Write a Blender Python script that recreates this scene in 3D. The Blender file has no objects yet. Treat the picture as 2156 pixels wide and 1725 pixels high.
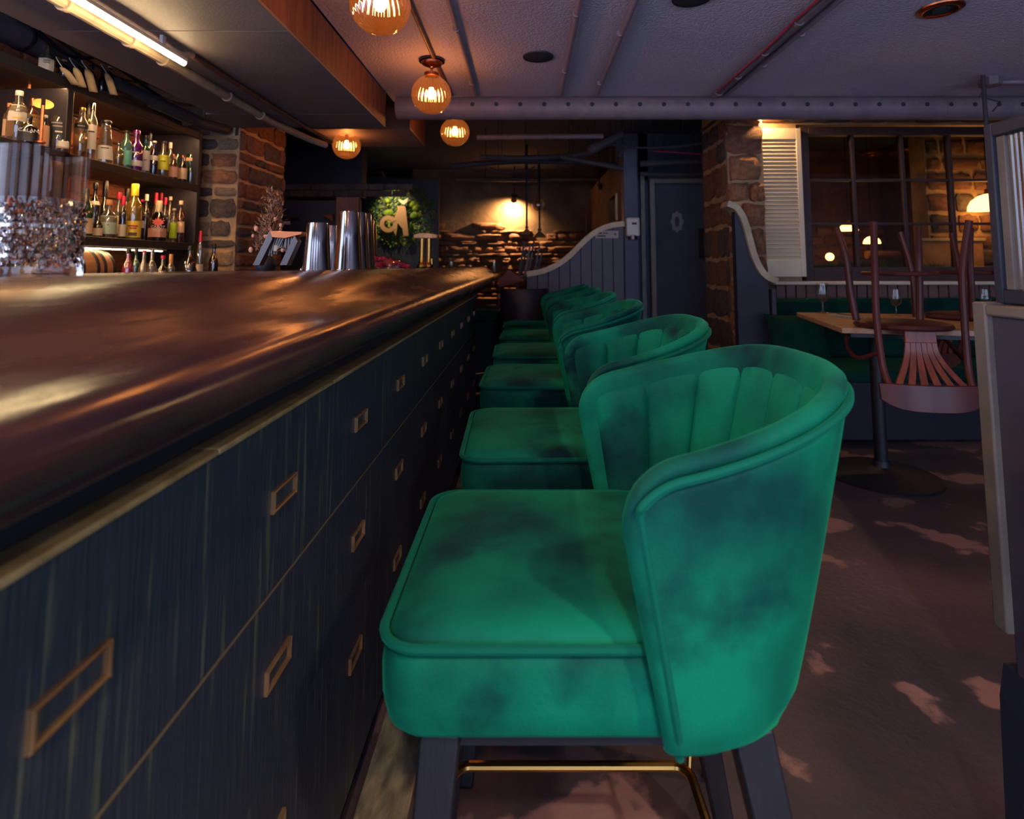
import bpy, bmesh, math, random
from mathutils import Vector, Matrix, noise

# ------------------------------------------------------------------ camera, world, exposure
SC = bpy.context.scene
COL = SC.collection
W_PX, H_PX = 2156.0, 1725.0
FPX, PCX, PITCH, EYE = 1200.0, 1105.0, math.radians(5.0), 1.2
PCY = 560.0 - FPX * math.tan(PITCH)
cd = bpy.data.cameras.new('camera')
cam = bpy.data.objects.new('camera', cd)
COL.objects.link(cam)
cam.location = (0, 0, EYE)
cam.rotation_euler = (math.radians(90) + PITCH, 0, 0)
cd.sensor_fit = 'HORIZONTAL'
cd.sensor_width = 36.0
cd.lens = FPX / W_PX * 36.0
cd.shift_x = (W_PX / 2 - PCX) / W_PX
cd.shift_y = (PCY - H_PX / 2) / W_PX
cd.clip_start = 0.02
cd.dof.use_dof = True
cd.dof.focus_distance = 1.5
cd.dof.aperture_fstop = 4.0
SC.camera = cam

world = bpy.data.worlds.new('world')
SC.world = world
world.use_nodes = True
bg = world.node_tree.nodes['Background']
bg.inputs[0].default_value = (0.44, 0.55, 0.86, 1)
bg.inputs[1].default_value = 4.2

SC.view_settings.view_transform = 'Standard'
SC.view_settings.look = 'None'
SC.view_settings.gamma = 1.0
SC.view_settings.use_curve_mapping = False
SC.view_settings.exposure = 0.45
SC.cycles.sample_clamp_indirect = 4.0
SC.cycles.sample_clamp_direct = 0.0
SC.cycles.use_denoising = True
SC.cycles.use_adaptive_sampling = True
SC.cycles.adaptive_threshold = 0.015
SC.cycles.max_bounces = 6
SC.cycles.transparent_max_bounces = 16
SC.cycles.caustics_reflective = False
SC.cycles.caustics_refractive = False

BULB = 150.0       # radiance of the globe filaments
rnd = random.Random(11)

# ------------------------------------------------------------------ placing helpers
_s, _c = math.sin(PITCH), math.cos(PITCH)
def ray(x, y):
    a = (x - PCX) / FPX; b = (PCY - y) / FPX
    return a, _c - b * _s, _s + b * _c
def pX(x, y, X):
    r = ray(x, y); t = X / r[0]; return Vector((X, t * r[1], EYE + t * r[2]))
def pY(x, y, Y):
    r = ray(x, y); t = Y / r[1]; return Vector((t * r[0], Y, EYE + t * r[2]))
def pZ(x, y, Z):
    r = ray(x, y); t = (Z - EYE) / r[2]; return Vector((t * r[0], t * r[1], Z))

# ------------------------------------------------------------------ materials
def lin(c):
    out = []
    for v in c[:3]:
        v = v / 255.0
        out.append(v / 12.92 if v <= 0.04045 else ((v + 0.055) / 1.055) ** 2.4)
    return (out[0], out[1], out[2], 1.0)

MATS = {}
def mat(name, col, rough=0.6, metal=0.0, col2=None, scale=6.0, detail=4.0, lo=0.35, hi=0.65,
        stretch=(1, 1, 1), bump=0.0, bscale=40.0, spec=0.5, sheen=0.0, sheen_col=None, coat=0.0,
        col3=None, scale3=30.0, lo3=0.55, hi3=0.7, rough2=None, emit=None, emit_str=0.0):
    m = bpy.data.materials.new(name); m.use_nodes = True
    nt = m.node_tree; N = nt.nodes; L = nt.links
    b = N['Principled BSDF']
    b.inputs['Base Color'].default_value = lin(col)
    b.inputs['Roughness'].default_value = rough
    b.inputs['Metallic'].default_value = metal
    b.inputs['Specular IOR Level'].default_value = spec
    if coat:
        b.inputs['Coat Weight'].default_value = coat
        b.inputs['Coat Roughness'].default_value = 0.2
    if sheen:
        b.inputs['Sheen Weight'].default_value = sheen
        b.inputs['Sheen Roughness'].default_value = 0.35
        b.inputs['Sheen Tint'].default_value = lin(sheen_col or col)
    if emit:
        b.inputs['Emission Color'].default_value = lin(emit)
        b.inputs['Emission Strength'].default_value = emit_str
    vec = None
    if col2 or bump or col3:
        tc = N.new('ShaderNodeTexCoord'); mp = N.new('ShaderNodeMapping')
        mp.inputs['Scale'].default_value = stretch
        oi = N.new('ShaderNodeObjectInfo')
        ad = N.new('ShaderNodeVectorMath'); ad.operation = 'ADD'
        ml = N.new('ShaderNodeMath'); ml.operation = 'MULTIPLY'; ml.inputs[1].default_value = 17.0
        L.new(oi.outputs['Random'], ml.inputs[0])
        L.new(tc.outputs['Object'], ad.inputs[0]); L.new(ml.outputs[0], ad.inputs[1])
        L.new(ad.outputs[0], mp.inputs['Vector'])
        vec = mp.outputs['Vector']
    cur = None
    if col2:
        n = N.new('ShaderNodeTexNoise'); n.inputs['Scale'].default_value = scale; n.inputs['Detail'].default_value = detail
        L.new(vec, n.inputs['Vector'])
        r = N.new('ShaderNodeValToRGB')
        r.color_ramp.elements[0].position = lo; r.color_ramp.elements[0].color = lin(col)
        r.color_ramp.elements[1].position = hi; r.color_ramp.elements[1].color = lin(col2)
        L.new(n.outputs['Fac'], r.inputs['Fac']); cur = r.outputs['Color']
        if rough2 is not None:
            mr = N.new('ShaderNodeMapRange')
            mr.inputs['From Min'].default_value = lo; mr.inputs['From Max'].default_value = hi
            mr.inputs['To Min'].default_value = rough; mr.inputs['To Max'].default_value = rough2
            L.new(n.outputs['Fac'], mr.inputs['Value']); L.new(mr.outputs['Result'], b.inputs['Roughness'])
    if col3:
        n3 = N.new('ShaderNodeTexNoise'); n3.inputs['Scale'].default_value = scale3; n3.inputs['Detail'].default_value = 6
        L.new(vec, n3.inputs['Vector'])
        mr3 = N.new('ShaderNodeMapRange')
        mr3.inputs['From Min'].default_value = lo3; mr3.inputs['From Max'].default_value = hi3
        L.new(n3.outputs['Fac'], mr3.inputs['Value'])
        mx = N.new('ShaderNodeMix'); mx.data_type = 'RGBA'
        L.new(mr3.outputs['Result'], mx.inputs['Factor'])
        if cur: L.new(cur, mx.inputs['A'])
        else: mx.inputs['A'].default_value = lin(col)
        mx.inputs['B'].default_value = lin(col3)
        cur = mx.outputs['Result']
    if cur: L.new(cur, b.inputs['Base Color'])
    if bump:
        nb = N.new('ShaderNodeTexNoise'); nb.inputs['Scale'].default_value = bscale; nb.inputs['Detail'].default_value = 4
        L.new(vec, nb.inputs['Vector'])
        bp = N.new('ShaderNodeBump'); bp.inputs['Strength'].default_value = bump; bp.inputs['Distance'].default_value = 0.01
        L.new(nb.outputs['Fac'], bp.inputs['Height']); L.new(bp.outputs['Normal'], b.inputs['Normal'])
    MATS[name] = m
    return m

def glassy(name, tint, gloss=0.12, rough=0.03, density=0.0, body=None, transl=None, gmax=0.9):
    """thin glass: tinted see-through plus a mirror coat, optionally part body colour"""
    m = bpy.data.materials.new(name); m.use_nodes = True
    nt = m.node_tree; N = nt.nodes; L = nt.links
    for n in list(N):
        if n.type != 'OUTPUT_MATERIAL': N.remove(n)
    out = [n for n in N if n.type == 'OUTPUT_MATERIAL'][0]
    t = N.new('ShaderNodeBsdfTransparent'); t.inputs[0].default_value = lin(tint)
    g = N.new('ShaderNodeBsdfGlossy'); g.inputs['Roughness'].default_value = rough
    g.inputs['Color'].default_value = (1, 1, 1, 1)
    lw = N.new('ShaderNodeLayerWeight'); lw.inputs[0].default_value = 0.35
    mr = N.new('ShaderNodeMapRange'); mr.inputs['To Min'].default_value = gloss; mr.inputs['To Max'].default_value = gmax
    L.new(lw.outputs['Facing'], mr.inputs['Value'])
    pw = N.new('ShaderNodeMath'); pw.operation = 'POWER'; pw.inputs[1].default_value = 2.0
    L.new(lw.outputs['Facing'], pw.inputs[0]); L.new(pw.outputs[0], mr.inputs['Value'])
    base = t.outputs[0]
    if density:
        d = N.new('ShaderNodeBsdfPrincipled'); d.inputs['Base Color'].default_value = lin(body or tint)
        d.inputs['Roughness'].default_value = 0.25
        if transl:
            d = N.new('ShaderNodeBsdfTranslucent'); d.inputs[0].default_value = lin(transl)
        mb = N.new('ShaderNodeMixShader'); mb.inputs[0].default_value = density
        L.new(t.outputs[0], mb.inputs[1]); L.new(d.outputs[0], mb.inputs[2]); base = mb.outputs[0]
    mx = N.new('ShaderNodeMixShader')
    L.new(mr.outputs['Result'], mx.inputs[0]); L.new(base, mx.inputs[1]); L.new(g.outputs[0], mx.inputs[2])
    L.new(mx.outputs[0], out.inputs['Surface'])
    MATS[name] = m
    return m

def emitter(name, col, strength):
    m = bpy.data.materials.new(name); m.use_nodes = True
    nt = m.node_tree; N = nt.nodes
    for n in list(N):
        if n.type != 'OUTPUT_MATERIAL': N.remove(n)
    out = [n for n in N if n.type == 'OUTPUT_MATERIAL'][0]
    e = N.new('ShaderNodeEmission'); e.inputs[0].default_value = lin(col); e.inputs[1].default_value = strength
    nt.links.new(e.outputs[0], out.inputs['Surface'])
    MATS[name] = m
    return m

# ------------------------------------------------------------------ mesh building
WLOC = {}
class MB:
    def __init__(self): self.v = []; self.f = []
    def add(self, vs, fs):
        o = len(self.v); self.v += [Vector(p) for p in vs]; self.f += [tuple(i + o for i in q) for q in fs]; return self
    def box(self, a, b):
        x0, y0, z0 = (min(a[i], b[i]) for i in range(3)); x1, y1, z1 = (max(a[i], b[i]) for i in range(3))
        return self.add([(x0,y0,z0),(x1,y0,z0),(x1,y1,z0),(x0,y1,z0),(x0,y0,z1),(x1,y0,z1),(x1,y1,z1),(x0,y1,z1)],
                        [(0,3,2,1),(4,5,6,7),(0,1,5,4),(1,2,6,5),(2,3,7,6),(3,0,4,7)])
    def obox(self, c, size, M=None):
        M = M or Matrix.Identity(3); h = [s / 2 for s in size]; c = Vector(c)
        vs = [c + M @ Vector((sx*h[0], sy*h[1], sz*h[2])) for sz in (-1,1) for sx, sy in ((-1,-1),(1,-1),(1,1),(-1,1))]
        return self.add(vs, [(0,3,2,1),(4,5,6,7),(0,1,5,4),(1,2,6,5),(2,3,7,6),(3,0,4,7)])
    def bar(self, p0, p1, w, d=None, up=(0,0,1), w1=None, d1=None):
        """rectangular bar from p0 to p1, may taper"""
        p0 = Vector(p0); p1 = Vector(p1); d = d or w; w1 = w1 or w; d1 = d1 or d
        t = (p1 - p0).normalized(); u = Vector(up)
        if abs(t.dot(u)) > 0.98: u = Vector((1,0,0))
        s = t.cross(u).normalized(); n = s.cross(t).normalized()
        vs = [p0 + s*(a*w/2) + n*(b*d/2) for a, b in ((-1,-1),(1,-1),(1,1),(-1,1))] + \
             [p1 + s*(a*w1/2) + n*(b*d1/2) for a, b in ((-1,-1),(1,-1),(1,1),(-1,1))]
        return self.add(vs, [(0,3,2,1),(4,5,6,7),(0,1,5,4),(1,2,6,5),(2,3,7,6),(3,0,4,7)])
    def cyl(self, p0, p1, r0, r1=None, n=14, caps=True):
        r1 = r0 if r1 is None else r1
        return self.loft([p0, p1], [r0, r1], n, caps)
    def loft(self, pts, rs, n=10, caps=True, closed=False):
        pts = [Vector(p) for p in pts]; k = len(pts); vs = []; fs = []
        prev = None
        for i, p in enumerate(pts):
            if closed: t = pts[(i+1) % k] - pts[i-1]
            else: t = pts[min(i+1, k-1)] - pts[max(i-1, 0)]
            t.normalize()
            if prev is None:
                u = Vector((0,0,1)) if abs(t.z) < 0.9 else Vector((1,0,0))
                a = t.cross(u).normalized()
            else:
                a = prev - t * prev.dot(t)
                a = a.normalized() if a.length > 1e-6 else t.cross(Vector((0,0,1))).normalized()
            prev = a; b = t.cross(a)
            r = rs[i] if isinstance(rs, (list, tuple)) else rs
            for j in range(n):
                g = 2*math.pi*j/n; vs.append(p + a*(r*math.cos(g)) + b*(r*math.sin(g)))
        for i in range(k if closed else k-1):
            i2 = (i+1) % k
            for j in range(n):
                fs.append((i*n+j, i*n+(j+1)%n, i2*n+(j+1)%n, i2*n+j))
        if caps and not closed:
            fs.append(tuple(range(n-1,-1,-1))); fs.append(tuple((k-1)*n+j for j in range(n)))
        return self.add(vs, fs)
    def lathe(self, prof, c=(0,0,0), n=24, M=None, mod=None):
        """prof: (r,z) from bottom to top around Z (or M @ local)"""
        c = Vector(c); M = M or Matrix.Identity(3); vs = []; fs = []; ring = []
        for (r, z) in prof:
            if r < 1e-5:
                vs.append(c + M @ Vector((0,0,z))); ring.append((len(vs)-1,))
            else:
                st = len(vs)
                for j in range(n):
                    g = 2*math.pi*j/n; rr = r * (mod(g, z) if mod else 1.0)
                    vs.append(c + M @ Vector((rr*math.cos(g), rr*math.sin(g), z)))
                ring.append(tuple(range(st, st+n)))
        for a, b in zip(ring, ring[1:]):
            for j in range(n):
                j2 = (j+1) % n
                if len(a) == 1 and len(b) == 1: continue
                if len(a) == 1: fs.append((a[0], b[j2], b[j]))
                elif len(b) == 1: fs.append((a[j], a[j2], b[0]))
                else: fs.append((a[j], a[j2], b[j2], b[j]))
        return self.add(vs, fs)
    def prism(self, poly, axis, d0, d1):
        """poly: 2-D points; axis 'X','Y','Z' = extrusion axis; the other two axes in order"""
        def P(a, b, d):
            return {'X': (d, a, b), 'Y': (a, d, b), 'Z': (a, b, d)}[axis]
        n = len(poly)
        vs = [P(a, b, d0) for a, b in poly] + [P(a, b, d1) for a, b in poly]
        fs = [tuple(range(n)), tuple(range(2*n-1, n-1, -1))] + [(i, (i+1)%n, n+(i+1)%n, n+i) for i in range(n)]
        return self.add(vs, fs)
    def grid(self, P, closeu=False, closev=False):
        nu = len(P); nv = len(P[0]); vs = [p for row in P for p in row]; fs = []
        for i in range(nu if closeu else nu-1):
            for j in range(nv if closev else nv-1):
                i2 = (i+1)%nu; j2 = (j+1)%nv
                fs.append((i*nv+j, i2*nv+j, i2*nv+j2, i*nv+j2))
        return self.add(vs, fs)
    def ball(self, c, r, n=10, m=6, sc=(1,1,1)):
        prof = [(r*math.sin(math.pi*i/m), -r*math.cos(math.pi*i/m)) for i in range(m+1)]
        prof[0] = (0, -r); prof[-1] = (0, r)
        M = Matrix.Diagonal(Vector(sc)).to_3x3()
        return self.lathe(prof, c, n, M)
    def build(self, name, material, parent=None, smooth=True, bevel=0.0, seg=2, angle=35, sub=0, local=False):
        vs = self.v
        if parent is not None:
            off = Vector((0,0,0)) if local else WLOC.get(parent.name, Vector((0,0,0)))
            loc = Vector((0,0,0))
        else:
            lo = Vector((min(p.x for p in vs), min(p.y for p in vs), min(p.z for p in vs)))
            hi = Vector((max(p.x for p in vs), max(p.y for p in vs), max(p.z for p in vs)))
            off = Vector(((lo.x+hi.x)/2, (lo.y+hi.y)/2, lo.z)) if not local else Vector((0,0,0))
            loc = off.copy()
        me = bpy.data.meshes.new(name)
        me.from_pydata([tuple(p - off) for p in vs], [], self.f)
        bm = bmesh.new(); bm.from_mesh(me)
        bmesh.ops.recalc_face_normals(bm, faces=bm.faces)
        bm.to_mesh(me); bm.free()
        if smooth:
            me.polygons.foreach_set('use_smooth', [True]*len(me.polygons))
            me.set_sharp_from_angle(angle=math.radians(angle))
        me.materials.append(material if not isinstance(material, str) else MATS[material])
        o = bpy.data.objects.new(name, me); COL.objects.link(o)
        o.location = loc
        if parent is not None: o.parent = parent
        WLOC[o.name] = off.copy() if parent is not None else loc.copy()
        if bevel:
            bv = o.modifiers.new('bevel', 'BEVEL'); bv.width = bevel; bv.segments = seg; bv.limit_method = 'ANGLE'; bv.angle_limit = math.radians(40)
        if sub:
            ss = o.modifiers.new('sub', 'SUBSURF'); ss.levels = sub; ss.render_levels = sub
        return o

def tag(o, label, cat=None, group=None, kind=None):
    if label: o['label'] = label
    if cat: o['category'] = cat
    if group: o['group'] = group
    if kind: o['kind'] = kind
    return o
def struct(o, label=None):
    o['kind'] = 'structure'
    if label: o['label'] = label
    return o
def thing(name, label, cat, loc=(0,0,0), group=None, rotz=0.0, kind=None):
    o = bpy.data.objects.new(name, None); COL.objects.link(o)
    o.empty_display_size = 0.05
    o.location = loc; o.rotation_euler = (0, 0, rotz)
    WLOC[o.name] = Vector(loc)
    return tag(o, label, cat, group, kind)
def inst(src, name, parent=None, loc=(0,0,0), rot=(0,0,0), scale=(1,1,1), mats=None):
    """an object sharing src mesh data"""
    o = bpy.data.objects.new(name, src); COL.objects.link(o)
    o.location = loc; o.rotation_euler = rot; o.scale = scale
    if parent is not None: o.parent = parent
    return o
def copy_tree(o, parent=None):
    c = o.copy(); COL.objects.link(c); c.parent = parent
    for ch in list(o.children): copy_tree(ch, c)
    return c
def text_mesh(s, size, depth=0.0005):
    cu = bpy.data.curves.new('lettering', 'FONT'); cu.body = s; cu.size = size; cu.extrude = depth
    cu.align_x = 'CENTER'; cu.align_y = 'CENTER'
    ob = bpy.data.objects.new('lettering', cu); COL.objects.link(ob)
    dg = bpy.context.evaluated_depsgraph_get()
    me = bpy.data.meshes.new_from_object(ob.evaluated_get(dg))
    bpy.data.objects.remove(ob); bpy.data.curves.remove(cu)
    return me
def smoothstep(a, b, x):
    t = max(0.0, min(1.0, (x - a) / (b - a))); return t*t*(3 - 2*t)

# ------------------------------------------------------------------ palette
mat('velvet', (0, 66, 62), 0.75, col2=(0, 134, 102), scale=4.2, detail=7, lo=0.36, hi=0.62, bump=0.12, bscale=220,
    sheen=0.5, sheen_col=(30, 190, 140), col3=(2, 52, 56), scale3=5, lo3=0.55, hi3=0.68, spec=0.2)
mat('velvet_shaded', (0, 40, 36), 0.8, col2=(4, 66, 52), scale=4, sheen=0.25, sheen_col=(30, 140, 100), spec=0.2)  # darker velvet copy, the booth's shade is put into the colour
mat('velvet_piping', (0, 104, 84), 0.8, sheen=0.6, sheen_col=(50, 200, 150), spec=0.2)
mat('black_wood', (27, 29, 36), 0.5, col2=(34, 34, 42), stretch=(8, 8, 1), bump=0.1)
mat('brass', (196, 150, 78), 0.24, 1.0)
mat('old_brass', (178, 142, 102), 0.36, 0.6, col2=(146, 112, 78), scale=20)
mat('gold_strip', (178, 160, 114), 0.45, 0.1, col2=(148, 130, 88), scale=30, bump=0.15)
mat('drawer_wood', (46, 58, 74), 0.42, col2=(56, 64, 76), scale=14, stretch=(1, 6, 0.35), lo=0.4, hi=0.7, bump=0.25, bscale=40,
    col3=(104, 112, 92), scale3=11, lo3=0.58, hi3=0.76)
mat('bar_wood', (44, 30, 38), 0.20, 0.0, col2=(78, 50, 52), scale=6, detail=6, stretch=(3, 0.6, 3), lo=0.34, hi=0.66, bump=0.32, bscale=5,
    coat=0.12, rough2=0.30, spec=0.35)
mat('black_paint_lifted', (70, 80, 98), 0.6, col2=(78, 86, 104), scale=4, bump=0.15, bscale=60)  # black paint made lighter to stand in for light missing at the rear
mat('pale_plate', (150, 150, 158), .45)
mat('dark_shadow', (36, 42, 53), 0.8)
mat('floor_paint', (54, 54, 66), 0.5, col2=(96, 80, 84), scale=1.6, detail=8, lo=0.35, hi=0.65, bump=0.3, bscale=30,
    col3=(142, 112, 110), scale3=3.2, lo3=0.572, hi3=0.60)
mat('stone_strip', (120, 116, 98), 0.7, col2=(190, 180, 146), scale=34, stretch=(1, .4, 1), lo=0.35, hi=0.7, bump=0.5, bscale=60)
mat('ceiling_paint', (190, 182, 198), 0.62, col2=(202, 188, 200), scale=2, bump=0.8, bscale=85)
mat('ceiling_dark', (70, 80, 98), 0.85)  # lightened along with the rear walls in place of light back there
mat('soffit_face', (112, 74, 56), 0.55, col2=(84, 52, 42), scale=8, stretch=(1, 5, 0.4), bump=0.15)
mat('soffit_under', (122, 108, 106), 0.6, col2=(108, 96, 98), scale=3, bump=0.15, bscale=90)
mat('grey_pipe', (124, 110, 114), 0.55, col2=(108, 96, 104), scale=10, bump=0.2, bscale=60)
mat('conduit', (140, 124, 132), 0.6, bump=0.2, bscale=60)
mat('dark_pipe', (46, 44, 50), 0.7, col2=(58, 54, 60), scale=8)
mat('red_cable', (176, 30, 66), 0.45)
mat('black_cable', (24, 26, 32), 0.5)
mat('copper', (190, 112, 72), 0.33, 1.0)
glassy('globe_glass', (232, 190, 140), gloss=0.14, rough=0.05, density=0.03, transl=(255, 180, 110))
emitter('filament', (255, 186, 126), BULB)
mat('bulb_cap', (120, 84, 50), 0.3, 1.0)
mat('stone_dark', (74, 64, 62), 0.85, col2=(104, 90, 82), scale=5, bump=0.8, bscale=24)
mat('stone_brown', (112, 74, 58), 0.85, col2=(140, 98, 74), scale=5, bump=0.8, bscale=24)
mat('stone_grey', (130, 112, 94), 0.85, col2=(164, 138, 110), scale=5, bump=0.8, bscale=24)
mat('stone_tan', (168, 122, 90), 0.9, col2=(136, 92, 66), scale=5, bump=0.9, bscale=22)
mat('mortar', (196, 162, 120), 0.95, col2=(160, 128, 96), scale=6, bump=0.8, bscale=30)
mat('brick_red', (196, 108, 74), 0.85, col2=(222, 140, 96), scale=7, bump=0.6, bscale=40)
mat('brick_brown', (168, 98, 72), 0.85, col2=(190, 120, 86), scale=7, bump=0.6, bscale=40)
mat('plaster', (128, 100, 74), 0.9, col2=(98, 76, 58), scale=3, bump=0.6, bscale=18)
mat('cream_paint', (240, 222, 190), 0.5, col2=(230, 212, 180), scale=5)
mat('cream_cap', (206, 188, 152), 0.5, col2=(184, 166, 134), scale=9, bump=0.1)
mat('grey_trim', (176, 168, 156), 0.55, col2=(156, 148, 140), scale=8, bump=0.1)
mat('black_paint', (40, 47, 60), 0.55, col2=(46, 50, 64), scale=4, bump=0.15, bscale=60)
mat('navy_board', (66, 62, 76), 0.5, col2=(74, 68, 80), scale=9, bump=0.15, bscale=70)
mat('frame_brown', (78, 52, 46), 0.55, col2=(62, 42, 42), scale=8)
mat('bentwood', (96, 40, 32), 0.42, col2=(72, 30, 28), scale=10, stretch=(1, 1, .3), coat=0.1)
mat('bentwood_light', (150, 74, 48), 0.35, col2=(120, 56, 40), scale=14, stretch=(3, 3, .4))
mat('table_wood', (200, 152, 108), 0.45, col2=(178, 130, 92), scale=10)
mat('shelf_wood', (34, 33, 38), 0.5, col2=(46, 42, 44), scale=14, stretch=(1, 6, .3), bump=0.15)
mat('chrome', (158, 150, 146), 0.14, 1.0)
mat('steel_dull', (104, 98, 96), 0.4, 1.0)
mat('white_plastic', (206, 204, 198), 0.4)
mat('led_white', (0, 0, 0), emit=(255, 236, 190), emit_str=9.0)
mat('moss', (58, 86, 22), 0.95, col2=(128, 138, 30), scale=12, bump=1.0, bscale=60)
mat('leaf_green', (30, 84, 30), 0.7, col2=(88, 126, 30), scale=8)
mat('leaf_yellow', (128, 132, 34), 0.8, col2=(160, 150, 40), scale=8)
mat('logo_pale', (196, 172, 142), 0.5)
mat('logo_copper', (168, 122, 92), 0.45)

# ------------------------------------------------------------------ room shell
CEIL = 2.26
b = MB().box((-3.4, -2.2, -0.05), (4.6, 9.2, 0.0)).build('floor', 'floor_paint', smooth=False)
struct(b, 'dark painted concrete floor with worn brown patches')
struct(MB().box((-0.372, -0.6, 0.0), (-0.255, 4.39, 0.012)).build('trim_1', 'stone_strip', bevel=0.003), 'speckled olive stone strip along the foot of the bar')
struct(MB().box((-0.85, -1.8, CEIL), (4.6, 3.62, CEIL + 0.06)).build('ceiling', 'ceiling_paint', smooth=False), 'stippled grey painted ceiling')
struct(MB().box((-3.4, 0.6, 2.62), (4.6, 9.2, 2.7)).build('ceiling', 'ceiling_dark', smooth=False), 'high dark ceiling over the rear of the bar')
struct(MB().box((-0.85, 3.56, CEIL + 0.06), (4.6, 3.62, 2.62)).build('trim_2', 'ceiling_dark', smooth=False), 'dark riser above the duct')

# soffit over the bar: panels with open joints
sof = thing('soffit', 'brown boxed soffit hanging over the bar', None, (-1.3, 1.0, 2.05), kind='structure')
for y0, y1 in ((-0.6, 0.86), (0.866, 2.0), (2.006, 3.14)):
    MB().box((-0.872, y0, 2.062), (-0.86, y1, CEIL)).build('face_panel', 'soffit_face', sof, bevel=0.002)
    MB().box((-1.76, y0, 2.05), (-0.86, y1, 2.062)).build('under_panel', 'soffit_under', sof, bevel=0.002)
MB().box((-1.80, 3.146, 2.05), (-0.86, 3.46, 2.062)).build('under_panel', 'soffit_under', sof, bevel=0.002)
MB().box((-0.872, 3.146, 2.062), (-0.86, 3.46, CEIL)).build('face_panel', 'soffit_face', sof, bevel=0.002)
MB().box((-1.80, 3.448, 2.062), (-0.86, 3.46, 2.62)).build('end_panel', 'ceiling_dark', sof)

# lower cross beam behind the soffit carrying the farther globe
cb = thing('soffit', 'short dark brown dropped beam beyond the bar soffit', None, (-1.1, 4.15, 2.13), kind='structure')
MB().box((-1.52, 3.9, 2.15), (-0.80, 3.915, 2.30)).build('face_panel', 'soffit_face', cb, bevel=0.002)
MB().box((-1.52, 3.915, 2.15), (-0.80, 4.5, 2.165)).build('under_panel', 'soffit_under', cb, bevel=0.002)
MB().box((-0.815, 3.915, 2.165), (-0.80, 4.5, 2.62)).build('side_panel', 'soffit_face', cb, bevel=0.002)

# walls
XW = -2.45
wl = struct(MB().box((-2.60, 1.0, 0), (XW, 3.62, 2.62)).build('wall_left', 'mortar', smooth=False), 'brick wall behind the bottle shelves')
struct(MB().box((-3.4, 3.62, 0), (-3.25, 9.2, 2.62)).build('wall_left', 'black_paint_lifted', smooth=False), 'black side wall deep behind the bar')
struct(MB().box((-3.4, 9.05, 0), (-0.6, 9.2, 2.62)).build('wall_back', 'black_paint_lifted', smooth=False), 'black rear wall behind the espresso machine')
struct(MB().box((4.45, -1.8, 0), (4.6, 9.2, 2.62)).build('wall_right', 'black_paint', smooth=False), 'dark side wall beyond the booths')

# unseen piers added behind the camera to put stripes into reflections
for k_, (xa_, xb2_) in enumerate(((-3.4, -2.5), (-1.75, -1.2), (-.35, .15), (1.1, 1.7), (2.9, 3.5))):
    struct(MB().box((xa_, -1.95, 0), (xb2_, -1.8, 2.62)).build('added_front', 'frame_brown', smooth=False), 'unseen brown pier added behind the camera to stripe reflections')
struct(MB().box((-3.4, -1.95, 2.1), (4.6, -1.8, 2.7)).build('added_front', 'frame_brown', smooth=False), 'unseen brown lintel over the added piers behind the camera')
struct(MB().box((-.6, 9.05, 0), (4.45, 9.2, 2.62)).build('wall_back', 'black_paint_lifted', smooth=False), 'black rear wall beyond the door')
# unit stones, shared between all stones
STONES = []
for k in range(10):
    r_ = random.Random(100 + k); n = 4; P = []
    for i in range(n + 1):
        row = []
        for j in range(n + 1):
            u = i / n - .5; w = j / n - .5
            edge = max(abs(u), abs(w)) * 2
            cx = u * (1 - 0.05 * abs(w * 2) ** 3) ; cz = w * (1 - 0.05 * abs(u * 2) ** 3)
            jit = 0.06 if edge > .9 else 0.04
            d = -0.5 + 0.25 * edge ** 7 + r_.uniform(-.2, .14) * (1 - .3 * edge)
            row.append((cx + r_.uniform(-jit, jit), d, cz + r_.uniform(-jit, jit)))
        P.append(row)
    m_ = MB().grid(P); rim = []
    for i in range(n + 1): rim.append(i * (n + 1))
    for j in range(1, n + 1): rim.append(n * (n + 1) + j)
    for i in range(n - 1, -1, -1): rim.append(i * (n + 1) + n)
    for j in range(n - 1, 0, -1): rim.append(j)
    o0 = len(m_.v)
    m_.v += [Vector((m_.v[i].x, 0.5, m_.v[i].z)) for i in rim]
    q = len(rim)
    m_.f += [(rim[i], rim[(i+1) % q], o0 + (i+1) % q, o0 + i) for i in range(q)]
    ob = m_.build('stone', 'stone_dark', smooth=True, angle=50, local=True)
    STONES.append(ob.data); bpy.data.objects.remove(ob)
STONE_MESH = {}
def stone_data(k, mname):
    key = (k, mname)
    if key not in STONE_MESH:
        me = STONES[k].copy(); me.materials.clear(); me.materials.append(MATS[mname]); STONE_MESH[key] = me
    return STONE_MESH[key]
def stone_face(parent, org, ang, width, z0, z1, rows, lens, gap, depth, mats, seed, name='stone', keep=None):
    """courses of separate stones on a vertical face that starts at org and runs along angle ang"""
    R_ = random.Random(seed); z = z0; pl = WLOC[parent.name]; ux, uy = math.cos(ang), math.sin(ang)
    while z < z1 - 0.02:
        h = min(R_.uniform(*rows), z1 - z); u = -R_.uniform(0, lens[0])
        while u < width - 0.01:
            l = R_.uniform(*lens); a0, a1 = max(u, 0), min(u + l, width); u += l
            if a1 - a0 < 0.03: continue
            mid = (a0 + a1) / 2; hh = h - gap
            if keep and not keep(mid, z + h / 2): continue
            px = org[0] + ux * mid - pl.x; py = org[1] + uy * mid - pl.y
            inst(stone_data(R_.randrange(10), R_.choice(mats)), name, parent, (px, py, z + h/2 - pl.z),
                 (0, R_.uniform(-.03, .03), ang), (a1 - a0 - gap, depth * R_.uniform(.8, 1.25), hh * R_.uniform(.94, 1.0)))
        z += h

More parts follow.
